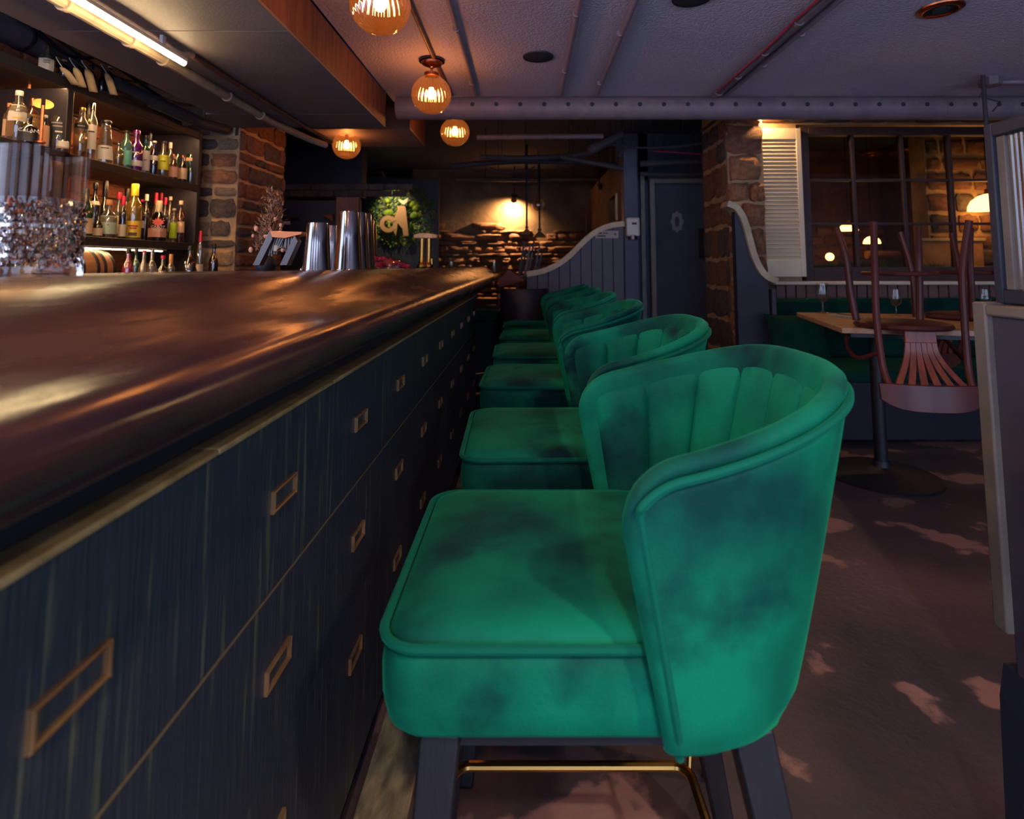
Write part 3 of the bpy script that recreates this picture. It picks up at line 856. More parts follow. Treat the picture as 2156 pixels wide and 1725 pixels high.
# long round duct with a row of nozzles
dz = pY(1500, 228, 3.5).z; DR = .0715
du = thing('air_duct', 'long round grey air duct with a row of small nozzles', 'duct', (1.5, 3.5, dz - DR))
MB().cyl((-.80, 3.5, dz), (4.4, 3.5, dz), DR, n=40).build('tube', 'grey_pipe', du)
for k in range(26):
    x = pY(1045 + 50.4 * (k - 1), 224, 3.43).x
    g = math.radians(4); c = Vector((x, 3.5, dz)); d_ = Vector((0, -math.cos(g), math.sin(g)))
    nz = MB(); nz.loft([c + d_ * (DR - .004), c + d_ * (DR + .003)], .0135, 14); 
    o = nz.build('nozzle', 'dark_shadow', du)
    if x > 4.2: break
for k in range(12):
    x = -.2 + k * .40
    MB().cyl((x, 3.5, dz), (x + .004, 3.5, dz), DR + .0012, n=40).build('seam_band', 'grey_pipe', du)

# junction box and its drop at the right
p = pZ(2085, 165, CEIL)
jb = thing('junction_box', 'octagonal junction box on the ceiling near the duct', 'junction box', (p.x, p.y, CEIL - .05))
MB().lathe([(0, -.045), (.052, -.045), (.055, -.04), (.055, 0), (0, 0)], (p.x, p.y, CEIL), 8).build('box', 'grey_pipe', jb, angle=20)
MB().cyl((p.x + .05, p.y, CEIL - .022), (4.4, p.y - .03, CEIL - .022), .012).build('conduit', 'conduit', jb)
MB().loft([(p.x - .03, p.y, CEIL - .03), (p.x - .05, p.y + .02, CEIL - .10), (p.x + .04, p.y - .01, CEIL - .14), (p.x + .0, p.y, CEIL - .19)], .004, 6).build('loose_wire', 'black_cable', jb)
q = pY(2072, 200, 3.1)
tag(MB().cyl((q.x, 3.1, 1.0), (q.x, 3.1, CEIL), .011, n=10).build('drop_pipe', 'dark_pipe'), 'thin dark pipe dropping from the ceiling beside the glass screen', 'pipe')

# ------------------------------------------------------------------ window wall on the right
YW = YR + .10
wx0 = pY(1690, 400, YW).x
zl0 = pY(1800, 592, YW).z                       # ledge level
zt0 = pY(1800, 268, YW).z
wb_ = struct(thing('wall_back', 'stone and board wall holding the dark interior window', None, (2.9, YW, 0), kind='structure'))
MB().box((a1.x + .05, YW + .03, 0), (4.45, YW + .12, zl0 - .03)).build('lower_panel', 'frame_brown', wb_, smooth=False)
MB().box((a1.x + .05, YW + .03, zt0 + .03), (4.45, YW + .12, 2.62)).build('upper_panel', 'mortar', wb_, smooth=False)
MB().box((a1.x + .05, YW + .03, zl0 - .03), (wx0 - .02, YW + .12, zt0 + .03)).build('side_panel', 'mortar', wb_, smooth=False)
stone_face(wb_, (a1.x + .04, YW + .02), 0, 2.6, zt0 + .035, 2.5, (.06, .10), (.2, .4), .02, .05, ['stone_brown', 'stone_tan', 'stone_dark'], 31)
mat('bead_brown', (126, 92, 84), .5, col2=(108, 78, 74), scale=9)
# tongue and groove boards under the ledge
x = pY(1634, 600, YW).x
for k in range(31):
    xa = x + k * .081
    MB().box((xa + .004, YW + .012, .25), (xa + .077, YW + .03, zl0 - .03)).build('board', 'bead_brown', wb_, bevel=.004, seg=1)
struct(MB().box((pY(1622, 590, YW).x, YW - .06, zl0 - .028), (4.45, YW + .04, zl0)).build('trim_3', 'cream_paint', bevel=.006), 'cream painted window ledge above the booth')

# interior window: brown sash with glazing bars and panes
win = struct(thing('window_1', 'brown framed interior window with twelve small panes', None, (wx0 + .9, YW, zl0), kind='structure'))
WX1 = 4.3
f0 = .07
zb_ = pY(1800, 562, YW).z; zt_ = pY(1800, 285, YW).z
MB().box((wx0 - .01, YW - .02, zl0), (wx0 + .055, YW + .06, zt0)).build('frame', 'frame_brown', win, bevel=.004)
MB().box((wx0 + .055, YW - .02, zl0), (WX1, YW + .06, zb_)).build('frame', 'frame_brown', win, bevel=.004)
MB().box((wx0 + .055, YW - .02, zt_), (WX1, YW + .06, zt0)).build('frame', 'frame_brown', win, bevel=.004)
bars = [pY(1800, 420, YW).x, pY(1905, 420, YW).x, pY(2006, 420, YW).x]
step = bars[1] - bars[0]
while bars[-1] + step < WX1: bars.append(bars[-1] + step)
for x in bars: MB().box((x - .014, YW - .005, zb_), (x + .014, YW + .045, zt_)).build('glazing_bar', 'frame_brown', win, bevel=.003)
hz = [pY(1800, 379, YW).z, pY(1800, 471, YW).z]
xs = [wx0 + .055] + bars + [WX1]
zs = [zb_] + sorted(hz) + [zt_]
for z in hz:
    for xa, xb_ in zip(xs, xs[1:]):
        MB().box((xa + (.014 if xa != xs[0] else 0), YW, z - .010), (xb_ - .014, YW + .04, z + .010)).build('glazing_bar', 'frame_brown', win, bevel=.002)
glassy('window_glass', (235, 228, 214), gloss=.02, rough=.01)
for xa, xb_ in zip(xs, xs[1:]):
    for za, zb2 in zip(zs, zs[1:]):
        MB().box((xa + .01, YW + .018, za + .006), (xb_ - .01, YW + .021, zb2 - .006)).build('pane', 'window_glass', win, smooth=False)

# room behind the window
YG = YW + 2.3
gr = struct(thing('wall_back', 'dim brown back room seen through the interior window', None, (3.2, YG, 0), kind='structure'))
MB().box((1.9, YG, 0), (4.45, YG + .1, 2.62)).build('rear_panel', 'soffit_face', gr, smooth=False)
MB().box((1.90, YW + .12, 0), (1.95, YG, 2.62)).build('side_panel', 'frame_brown', gr, smooth=False)
stone_face(gr, (1.98, YG - .01), 0, 2.4, .9, 1.72, (.10, .17), (.16, .34), .022, .06, ['stone_brown', 'stone_tan', 'stone_brown'], 44, keep=lambda u, z: z < 1.45 or u < .5 or u > 1.5)
pr = struct(MB().box((3.62, YW + .55, 0), (4.45, YW + .75, 2.62)).build('stone_pillar', 'mortar', smooth=False), 'stone pier behind the window glass')
stone_face(pr, (3.62, YW + .55), 0, .8, .9, 2.5, (.12, .20), (.18, .36), .03, .06, ['stone_brown', 'stone_dark', 'stone_brown'], 45)
emitter('warm_shade', (255, 190, 110), 8.0)
def dome_lamp(x, y, z, r, lab, ztop=2.62):
    t = thing('dome_pendant', lab, 'pendant lamp', (x, y, z), 'glowing dome pendants behind the window')
    MB().lathe([(r, 0), (r * .97, r * .25), (r * .82, r * .55), (r * .5, r * .82), (r * .14, r * .95), (0, r * .96)], (x, y, z), 24).build('shade', 'warm_shade', t)
    MB().cyl((x, y, z + r * .95), (x, y, ztop), .004, n=6).build('cord', 'black_cable', t)
    MB().lathe([(r * .18, 0), (r * .16, r * .3), (0, r * .32)], (x, y, z + r * .93), 12).build('cap', 'copper', t)
p = pY(1787, 486, YW + 1.1); dome_lamp(p.x, p.y, p.z, .085, 'glowing dome pendant at the left behind the window')
p = pY(1836, 513, YW + 1.7); dome_lamp(p.x, p.y, p.z, .085, 'glowing dome pendant at the middle behind the window')
p = pY(2082, 443, YW + .35); dome_lamp(p.x, p.y, p.z, .15, 'large glowing dome pendant beside the glass screen')
p = pY(1747, 541, YW + 1.9)
t = thing('table_lamp', 'tiny glowing bulb lamp low behind the window', 'lamp', (p.x, p.y, .7))
MB().ball(p, .045).build('bulb', 'warm_shade', t)
MB().cyl((p.x, p.y, .7), (p.x, p.y, p.z - .03), .012).build('stem', 'brass', t)
MB().cyl((p.x, p.y, .69), (p.x, p.y, .71), .06).build('base', 'brass', t)
tag(MB().box((2.0, YG - .45, 0), (4.3, YG - .02, .69)).build('sideboard', 'frame_brown', bevel=.01), 'low brown sideboard along the back room wall behind the window', 'sideboard')
for px_, py_, w_, lab in ((1835, 322, 36, 'small glowing ring trim on the back room ceiling behind the window'), (1928, 318, 90, 'large oval ring trim on the back room ceiling behind the window')):
    p = pZ(px_, py_, 2.45); r_ = w_ / 2 * p.y / FPX
    t = thing('ceiling_ring', lab, 'ceiling light', (p.x, p.y, 2.43))
    MB().loft([(p.x + r_ * math.cos(g), p.y + r_ * math.sin(g), 2.44) for g in [2 * math.pi * k / 28 for k in range(28)]], .014, 8, closed=True).build('ring', 'copper', t)
    MB().cyl((p.x, p.y, 2.445), (p.x, p.y, 2.62), .012).build('stem', 'copper', t)
    MB().bar((p.x - r_, p.y, 2.445), (p.x + r_, p.y, 2.445), .012, .012).build('spoke', 'copper', t)
# framed warm panel and the brass tube lit behind the glass
x0, x1, z0, z1 = rectY(1935, 505, 2075, 600, YW + .5)
t = thing('framed_picture', 'glowing tan framed picture leaning behind the window', 'picture', ((x0 + x1) / 2, YW + .5, z0))
MB().box((x0, YW + .5, z0), (x1, YW + .52, z1)).build('panel', 'table_wood', t, smooth=False)
MB().box((x0 - .02, YW + .485, z1 - .012), (x1 + .02, YW + .525, z1 + .015)).build('frame', 'cream_cap', t, bevel=.003)
MB().box((x0 - .025, YW + .485, z0), (x0, YW + .525, z1)).build('frame', 'frame_brown', t, bevel=.003)
x0, x1, z0, z1 = rectY(1824, 528, 1892, 546, YW + 1.2)
tag(MB().cyl((x0, YW + 1.2, (z0 + z1) / 2), (x1, YW + 1.2, (z0 + z1) / 2), (z1 - z0) / 2).build('bolster', 'table_wood'), 'tan rolled bolster behind the window', 'bolster')
# low planter of grass behind the glass
pl_ = thing('planter', 'low planter of dark grass on the sill behind the window', 'planter', (2.7, YW + .22, zb_ - .1))
MB().box((2.1, YW + .16, zl0 - .1), (3.6, YW + .28, zb_ - .0)).build('trough', 'black_wood', pl_, bevel=.004)
gm = MB(); R_ = random.Random(8)
for i in range(420):
    x = R_.uniform(2.12, 3.55); y = R_.uniform(YW + .18, YW + .26); h = R_.uniform(.02, .07) * (1.3 if 2.5 < x < 3.1 else .7)
    dx = R_.uniform(-.02, .02); gm.add([(x - .003, y, zb_), (x + .003, y, zb_), (x + dx, y + R_.uniform(-.01, .01), zb_ + h)], [(0, 1, 2)])
g_ = gm.build('grass', 'leaf_green', pl_, smooth=False); g_['kind'] = 'stuff'
# wall light that washes the shutter, tucked behind the duct
p = pY(1606, 242, YW - .12)
t = thing('wall_light', 'small brass wash light above the white shutter behind the duct', 'wall light', (p.x, YW, p.z))
MB().cyl((p.x, YW + .03, p.z + .05), (p.x, YW - .11, p.z + .05), .008).build('arm', 'brass', t)
MB().lathe([(.018, .05), (.045, .012), (.047, .008), (.040, .012), (.014, .046)], (p.x, YW - .12, p.z), 18).build('shade', 'brass', t)
MB().ball((p.x, YW - .12, p.z + .018), .014, 10, 6).build('bulb', emitter('wash_bulb', (255, 200, 132), 2000.0), t)

# white louvred shutter
sx0, sx1 = pY(1594, 420, YW - .05).x, pY(1690, 420, YW - .05).x
sz0, sz1 = pY(1640, 583, YW - .05).z, pY(1640, 271, YW - .05).z
sh = thing('louvred_shutter', 'white louvred shutter standing open beside the stone pier', 'shutter', ((sx0 + sx1) / 2, YW - .05, sz0))
yb0, yb1 = YW - .065, YW - .03
fw = .05
MB().box((sx0, yb0, sz0), (sx0 + fw, yb1, sz1)).build('stile', 'cream_paint', sh, bevel=.003)
MB().box((sx1 - fw * .8, yb0, sz0), (sx1, yb1, sz1)).build('stile', 'cream_paint', sh, bevel=.003)
zr0, zr1 = sz0 + .13, sz1 - .09
MB().box((sx0 + fw, yb0, zr1), (sx1 - fw * .8, yb1, sz1)).build('rail', 'cream_paint', sh, bevel=.003)
MB().box((sx0 + fw, yb0, sz0), (sx1 - fw * .8, yb1, zr0)).build('rail', 'cream_paint', sh, bevel=.003)
nl = 31; dzl = (zr1 - zr0) / nl
lv = MB().obox((0, 0, 0), (sx1 - sx0 - fw * 1.8, .034, .006), Matrix.Rotation(math.radians(50), 3, 'X')).build('louvre', 'cream_paint', local=True, bevel=0)
lm = lv.data; bpy.data.objects.remove(lv)
for k in range(nl):
    inst(lm, 'louvre', sh, (sx0 + fw + (sx1 - sx0 - fw * 1.8) / 2 - (sx0 + sx1) / 2, (yb0 + yb1) / 2 - (YW - .05), zr0 + (k + .5) * dzl - sz0))

# booth end panel with the S shaped cap
YS = YR - .22
cap2 = [(1530, 424), (1548, 432), (1561, 447), (1571, 470), (1580, 502), (1589, 535), (1600, 560), (1614, 577), (1634, 586)]
cs2 = smooth_path([pY(x, y, YS) for x, y in cap2])
bp_ = thing('booth_divider', 'dark booth end panel with a cream S shaped cap in front of the stone pier', 'divider', (cs2[20].x, YS, 0))
cap_strip(cs2, YS - .05, YS + .10, .045, 'cap', 'cream_cap', bp_)
xa, xb_ = cs2[0].x + .05, pY(1621, 600, YS).x
poly = [(xa, 0), (xb_, 0)] + [(p.x, p.z - .03) for p in reversed(cs2[::3]) if xa < p.x < xb_] + [(xa, cap_z(xa, cs2) - .03)]
MB().prism(poly, 'Y', YS - .02, YS + .05).build('panel', 'black_paint', bp_, smooth=False)
MB().box((xb_, YS - .03, 0), (xb_ + .03, YS + .12, zl0 - .05)).build('edge_post', 'navy_board', bp_, bevel=.003)

# booth bench
bx0 = xb_ + .06
bn = thing('booth_bench', 'green upholstered booth bench under the window ledge, shade put into its velvet', 'bench', (2.9, YW - .2, 0))
MB().box((bx0, YW - .55, .02), (4.28, YW, .40)).build('plinth', 'dark_shadow', bn, smooth=False)  # plinth darkened in colour for the shade below the table
MB().box((bx0, YW - .57, .40), (4.28, YW - .02, .50)).build('seat', 'velvet_shaded', bn, bevel=.03, seg=3)
MB().box((bx0, YW - .12, .50), (4.28, YW - .0, zl0 - .13)).build('backrest', 'velvet_shaded', bn, bevel=.03, seg=3)
def cushion(c, w, h, d, lab, m='velvet_shaded', tilt=-18, yaw=0):
    P = []; n = 14
    for i in range(n + 1):
        row = []
        for j in range(n + 1):
            u = -1 + 2 * i / n; v = -1 + 2 * j / n
            k = (1 - abs(u) ** 3) * (1 - abs(v) ** 3)
            pin = 1 - .10 * (1 - abs(u) ** 2) * abs(v) - 0; pin2 = 1 - .10 * (1 - abs(v) ** 2) * abs(u)
            row.append((u * w / 2 * pin2, v * h / 2 * pin, k))
        P.append(row)
    R = Matrix.Rotation(math.radians(yaw), 3, 'Z') @ Matrix.Rotation(math.radians(90 + tilt), 3, 'X')
    m_ = MB()
    for s in (1, -1):
        m_.grid([[Vector(c) + R @ Vector((a, b_, s * d / 2 * (k ** .5) + .004 * noise.noise((a * 20, b_ * 20, s)))) for a, b_, k in row] for row in P])
    return tag(m_.build('cushion', m, angle=80), lab, 'cushion')
cushion((pY(1697, 704, 4.0).x, 4.12, pY(1697, 704, 4.1).z - .02), .46, .34, .16, 'green velvet cushion at the left end of the booth bench', yaw=10)

# table with a folded edge, glasses, upturned chairs
ZT = .90
p2_ = pZ(1772, 690, ZT); p1_ = pZ(1672, 656, ZT)
ang = math.atan2(p1_.y - p2_.y, p1_.x - p2_.x)
ex = Vector((math.sin(ang), -math.cos(ang), 0)); ey = Vector((math.cos(ang), math.sin(ang), 0))
LY, LX = .95, 1.05
tb = thing('pedestal_table', 'light wooden pedestal table holding the upturned chair', 'table', tuple((p2_ + ex * LX / 2 + ey * LY / 2).xy) + (0,))
cs_ = [p2_, p2_ + ex * LX, p2_ + ex * LX + ey * LY, p2_ + ey * LY]
MB().prism([(c.x, c.y) for c in cs_], 'Z', ZT - .028, ZT).build('table_top', 'table_wood', tb, bevel=.004)
MB().prism([((c - tb.location).x * .9 + tb.location.x, (c - tb.location).y * .9 + tb.location.y) for c in cs_], 'Z', ZT - .05, ZT - .028).build('apron', 'black_wood', tb, smooth=False)
bs = pZ(1847, 965, 0)
MB().cyl((tb.location.x - .12, 3.38, .03), (tb.location.x - .12, 3.38, ZT - .05), .035, n=18).build('column', 'black_wood', tb)
MB().lathe([(0, .0), (.29, .0), (.295, .012), (.27, .022), (.10, .042), (.05, .06), (.04, .09)], (tb.location.x - .12, 3.38, 0), 40).build('base', 'black_wood', tb)

glassy('wine_glass', (245, 245, 238), gloss=.08, rough=.01, gmax=.5)
def goblet(x, y, z, h, lab, group=None):
    t = thing('wine_glass', lab, 'glass', (x, y, z), group)
    s = h / .17
    MB().lathe([(0, .110 * s), (.018 * s, .070 * s)][:0] + [(.004 * s, .062 * s), (.02 * s, .070 * s), (.032 * s, .088 * s), (.036 * s, .112 * s), (.034 * s, .14 * s), (.031 * s, .17 * s)], (x, y, z), 28).build('bowl', 'wine_glass', t, angle=80)
    MB().lathe([(0, 0), (.031 * s, 0), (.032 * s, .003 * s), (.012 * s, .007 * s), (.005 * s, .015 * s), (.0045 * s, .05 * s), (.005 * s, .062 * s)], (x, y, z), 24).build('stem', 'wine_glass', t, angle=80)
    return t
p = pZ(1733, 660, ZT); goblet(p.x, p.y, ZT, .19, 'stemmed wine glass near the left corner of the table')
for px_, lab in ((1886, 'second stemmed glass behind the upturned chair legs'), (1927, 'third stemmed glass behind the upturned chair legs'), (2074, 'stemmed glass beside the low partition')):
    p = pY(px_, 640, tb.location.y + .30)
    goblet(p.x, p.y, ZT, .16, lab)
p = pZ(1780, 668, ZT)
t = thing('cutlery_set', 'folded napkin with cutlery lying on the wooden table', 'napkin', (p.x, p.y, ZT))
MB().obox((p.x, p.y, ZT + .006), (.10, .16, .012), Matrix.Rotation(.2, 3, 'Z')).build('napkin', 'grey_trim', t, bevel=.003)
MB().obox((p.x + .015, p.y, ZT + .0145), (.012, .17, .004), Matrix.Rotation(.2, 3, 'Z')).build('knife', 'chrome', t, bevel=.001)

def make_chair(name, lab):
    """bentwood chair, built upright: seat centre at origin, z up, back at +y"""
    t = thing(name, lab, 'chair', (0, 0, 0), 'bentwood chairs turned upside down')
    H = .50
    MB().lathe([(0, H - .03), (.17, H - .03), (.20, H - .024), (.208, H - .010), (.20, H), (.17, H - .004), (0, H - .008)], (0, 0, 0), 36).build('seat', 'bentwood', t, local=True)
    for sx in (-1, 1):
        MB().loft(smooth_path([Vector((sx * .15, -.14, H - .02)), Vector((sx * .165, -.155, .33)), Vector((sx * .175, -.165, .16)), Vector((sx * .20, -.20, 0))]), [.017] * 13 + [.017, .016, .015, .015, .014, .014][:6], 10).build('leg', 'bentwood', t, local=True)
        pts_ = smooth_path([Vector((sx * .20, .22, 0)), Vector((sx * .185, .175, .22)), Vector((sx * .185, .165, .43)), Vector((sx * .178, .18, .64)), Vector((sx * .17, .215, .735))])
        MB().loft(pts_, [.0155] * len(pts_), 10).build('back_post', 'bentwood', t, local=True)
        MB().loft(smooth_path([Vector((sx * .185, .17, .60)), Vector((sx * .235, .05, .64)), Vector((sx * .235, -.06, .58)), Vector((sx * .19, -.10, .51))]), .010, 8).build('arm_brace', 'bentwood', t, local=True)
    ring = [(.155 * math.cos(g), .155 * math.sin(g) + .0, .24) for g in [2 * math.pi * k / 32 for k in range(32)]]
    MB().loft(ring, .010, 8, closed=True).build('ring_stretcher', 'bentwood', t, local=True)
    P = []
    for i in range(13):
        u = -1 + 2 * i / 12; x = .215 * u; y = .215 + .035 * (1 - u * u); z0_ = .725; h_ = .115 - .045 * abs(u) ** 4
        P.append([(x, y, z0_), (x, y + .014, z0_), (x, y + .022, z0_ + h_), (x, y + .010, z0_ + h_)])
    m_ = MB().grid(P, closev=True); m_.f += [(0, 1, 2, 3), (12 * 4 + 3, 12 * 4 + 2, 12 * 4 + 1, 12 * 4)]
    m_.build('top_rail', 'bentwood', t, local=True, bevel=.003)
    MB().box((-.068, .148, H - .02), (.068, .162, H + .055)).build('splat_base', 'bentwood_light', t, local=True, bevel=.004)
    for k in range(6):
        u = (k - 2.5) / 2.5
        pts_ = [Vector((u * .056, .156, H + .05)), Vector((u * .062, .162, H + .10)), Vector((u * .088, .185, H + .16)), Vector((u * .135, .225, .735))]
        sp = smooth_path(pts_, 5); P = []
        for i, p_ in enumerate(sp):
            w_ = .0095 + .006 * i / len(sp)
            P.append([(p_.x - w_, p_.y - .004, p_.z), (p_.x + w_, p_.y - .004, p_.z), (p_.x + w_, p_.y + .004, p_.z), (p_.x - w_, p_.y + .004, p_.z)])
        MB().grid(P, closev=True).build('slat', 'bentwood_light', t, local=True)
    return t
ch = make_chair('bentwood_chair', 'reddish bentwood chair upside down on the table, its slatted back hanging toward the camera')
# upside down: rotate about X by 180 degrees so the back (+y) points to -y
pc = pY(1948, 640, 3.0)
ch.rotation_euler = (math.radians(180), 0, math.radians(-8))
ch.location = (1.83, 2.80, ZT + .503)
c2 = copy_tree(ch); c2['label'] = 'second bentwood chair upside down behind the low partition'
c2.rotation_euler = (math.radians(180), 0, math.radians(-165)); c2.location = (2.52, 3.28, ZT + .503)

mat('taupe_trim', (128, 118, 106), 0.55, col2=(108, 100, 92), scale=9, bump=0.15)
# ------------------------------------------------------------------ near partition with the fluted glass screen
XP, YPE = .945, 1.20
zc_ = pX(2070, 640, XP).z
pt_ = thing('low_partition', 'dark boarded low partition with pale trim at the right edge', 'partition', (XP + .06, .2, 0))
nb = 12
for k in range(nb):
    ya_ = -1.2 + (YPE - .03 + 1.2) * k / nb
    MB().box((XP, ya_ + .002, .30), (XP + .02, ya_ + (YPE - .03 + 1.2) / nb - .002, zc_ - .02)).build('board', 'navy_board', pt_, bevel=.003)
MB().box((XP + .02, -1.2, 0), (XP + .12, YPE - .01, zc_ - .02)).build('core', 'black_paint', pt_, smooth=False)
zb3 = pX(2105, 1315, XP).z
MB().box((XP - .014, YPE - .034, zb3), (XP + .125, YPE, zc_ + .004)).build('end_trim', 'taupe_trim', pt_, bevel=.004)
MB().box((XP - .014, -1.2, zc_ - .022), (XP + .125, YPE - .034, zc_)).build('top_trim', 'taupe_trim', pt_, bevel=.004)
MB().prism([(XP - .02, .0), (XP + .12, .0), (XP + .12, .42), (XP + .0, .42), (XP - .012, .36)], 'Y', -1.2, YPE - .002).build('plinth', 'black_paint', pt_, smooth=False)
sc_ = thing('glass_screen', 'black framed fluted glass screen standing on the low partition', 'screen', (XP + .06, .3, zc_))
zs0, zs1 = zc_ + .002, pX(2083, 255, XP).z
yE = YPE - .02
MB().box((XP + .02, yE - .020, zs0), (XP + .06, yE, zs1)).build('frame_post', 'black_paint', sc_, bevel=.003)
MB().box((XP + .02, -1.2, zs0), (XP + .06, yE - .020, zs0 + .028)).build('frame_rail', 'black_paint', sc_, bevel=.003)
MB().box((XP + .02, -1.2, zs1 - .028), (XP + .06, yE - .020, zs1)).build('frame_rail', 'black_paint', sc_, bevel=.003)
MB().box((XP + .028, yE - .040, zs0 + .028), (XP + .052, yE - .020, zs1 - .028)).build('bead', 'taupe_trim', sc_, bevel=.002)
P = []
nf = 800
for i in range(nf + 1):
    y = -1.2 + (yE - .040 + 1.2) * i / nf
    d_ = .003 * abs(math.sin(math.pi * i / 4.0))
    P.append([(XP + .036 - d_, y, zs0 + .02), (XP + .036 - d_, y, zs1 - .02)])
glassy('fluted_glass', (226, 214, 196), gloss=.06, rough=.10, density=.30, body=(140, 116, 98), gmax=.4)
MB().grid(P).build('fluted_pane', 'fluted_glass', sc_, angle=60)

# ------------------------------------------------------------------ back bar shelves and bottles
XSF = -2.03                                     # front edge of the shelves
zA = pX(78, 137, XSF).z                         # top shelf surface
zB = pX(281, 356, XSF).z
zC = pX(284, 504, XSF).z
yE0 = pX(414, 420, XSF).y                       # end panel
SY0 = 1.3
us = thing('bottle_shelves', 'tall dark wooden bottle shelves against the brick wall', 'shelf', (XSF - .18, 2.4, 1.0))
TB = .045
for z in (zA, zB, zC):
    MB().box((XSF - .36, SY0, z - .02), (XSF - .012, yE0, z)).build('shelf_board', 'shelf_wood', us, bevel=.003)
    MB().box((XSF - .012, SY0, z - TB), (XSF, yE0, z)).build('front_lip', 'shelf_wood', us, bevel=.003)
yD = pX(147, 250, XSF).y
MB().box((XSF - .36, yE0, 1.071), (XSF, yE0 + .035, zA - .0)).build('end_panel', 'shelf_wood', us, bevel=.003)
MB().box((XSF - .36, yD - .017, zC), (XSF, yD + .017, zA - TB)).build('divider', 'shelf_wood', us, bevel=.003)
MB().box((XSF - .41, yD + .05, zB + .0), (XSF - .36, yE0, zB + .02)).build('rear_lip', 'shelf_wood', us)
# back counter
tag(MB().box((-2.44, SY0, 1.02), (XSF + .25, 3.62, 1.07)).build('back_counter', 'shelf_wood', bevel=.004), 'dark counter under the bottle shelves', 'counter')
# LED strip under the lowest shelf
ld_ = thing('led_strip', 'dotted white LED strip under the lowest bottle shelf', 'light strip', (XSF - .02, 2.9, zC - TB - .01))
MB().box((XSF - .028, 2.35, zC - TB - .008), (XSF - .012, yE0 - .25, zC - TB - .0005)).build('channel', 'white_plastic', ld_)
emitter('led_dot', (255, 214, 160), 30.0)
dm = MB().box((-.006, -.011, -.003), (.006, .011, .003)).build('diode', 'led_dot', local=True); dmd = dm.data; bpy.data.objects.remove(dm)
k = 0; y = 2.38
while y < yE0 - .27:
    inst(dmd, 'diode', ld_, (0, y - 2.9, .000)); y += .036

for zsh, ysa, lab in ((zB, 1.5, 'unseen warm LED strip under the middle bottle shelf'), (zA, 1.5, 'unseen warm LED strip under the top bottle shelf')):
    lx = thing('led_strip', lab, 'light strip', (XSF - .03, 2.5, zsh - TB - .01))  # out-of-view strips added behind the lips to brighten bottles and bricks
    MB().box((XSF - .030, ysa, zsh - .026), (XSF - .014, yE0 - .05, zsh - .0205)).build('channel', 'white_plastic', lx)
    MB().box((XSF - .029, ysa, zsh - .030), (XSF - .015, yE0 - .05, zsh - .0262)).build('diffuser', emitter('shelf_led', (255, 196, 134), 55.0), lx)
mat('cap_black', (22, 22, 26), .35); mat('cap_red', (206, 30, 62), .35); mat('cap_gold', (196, 152, 72), .3, 1.0)
mat('cap_copper', (196, 122, 84), .3, 1.0); mat('cap_white', (214, 208, 194), .4); mat('cork', (188, 128, 82), .7)
mat('cap_yellow', (224, 200, 40), .4); mat('cap_green', (86, 176, 30), .4); mat('cap_beige', (196, 182, 148), .5)
mat('lab_white', (216, 204, 182), .6); mat('lab_cream', (222, 184, 140), .6); mat('lab_black', (28, 28, 32), .5); mat('lab_yellow', (206, 204, 48), .55)
mat('lab_gold', (232, 196, 62), .55); mat('lab_mint', (112, 196, 162), .55); mat('lab_lime', (170, 204, 28), .55); mat('lab_peach', (226, 166, 128), .6)
mat('lab_pink', (226, 96, 120), .55); mat('lab_oval', (168, 184, 150), .55); mat('lab_grey', (150, 144, 134), .6); mat('lab_brown', (150, 112, 66), .55, bump=.2)
mat('leaf_red', (222, 92, 66), .5); mat('ink', (52, 40, 40), .6); mat('ink_red', (190, 40, 46), .6); mat('kraft', (222, 176, 118), .85, col2=(200, 152, 100), scale=20)
mat('string', (222, 206, 176), .9)
glassy('g_clear', (226, 220, 200), gloss=.16, density=.22, body=(150, 134, 110))
glassy('g_green', (40, 130, 50), gloss=.14, density=.45, body=(10, 92, 34))
glassy('g_dkgreen', (20, 60, 36), gloss=.14, density=.7, body=(10, 34, 24))
glassy('g_purple', (120, 30, 130), gloss=.12, density=.6, body=(112, 20, 120))
glassy('g_teal', (70, 160, 140), gloss=.14, density=.35, body=(40, 110, 100))
glassy('g_mint', (170, 220, 196), gloss=.14, density=.35, body=(110, 170, 148))
glassy('g_dark', (40, 30, 28), gloss=.14, density=.75, body=(26, 20, 22))
glassy('g_amber', (150, 86, 36), gloss=.14, density=.45, body=(110, 58, 28))
glassy('g_blue', (60, 50, 120), gloss=.14, density=.45, body=(40, 34, 84))
glassy('g_pink', (230, 90, 120), gloss=.14, density=.45, body=(190, 50, 84))
glassy('g_yellow', (220, 196, 90), gloss=.14, density=.3, body=(190, 160, 60))
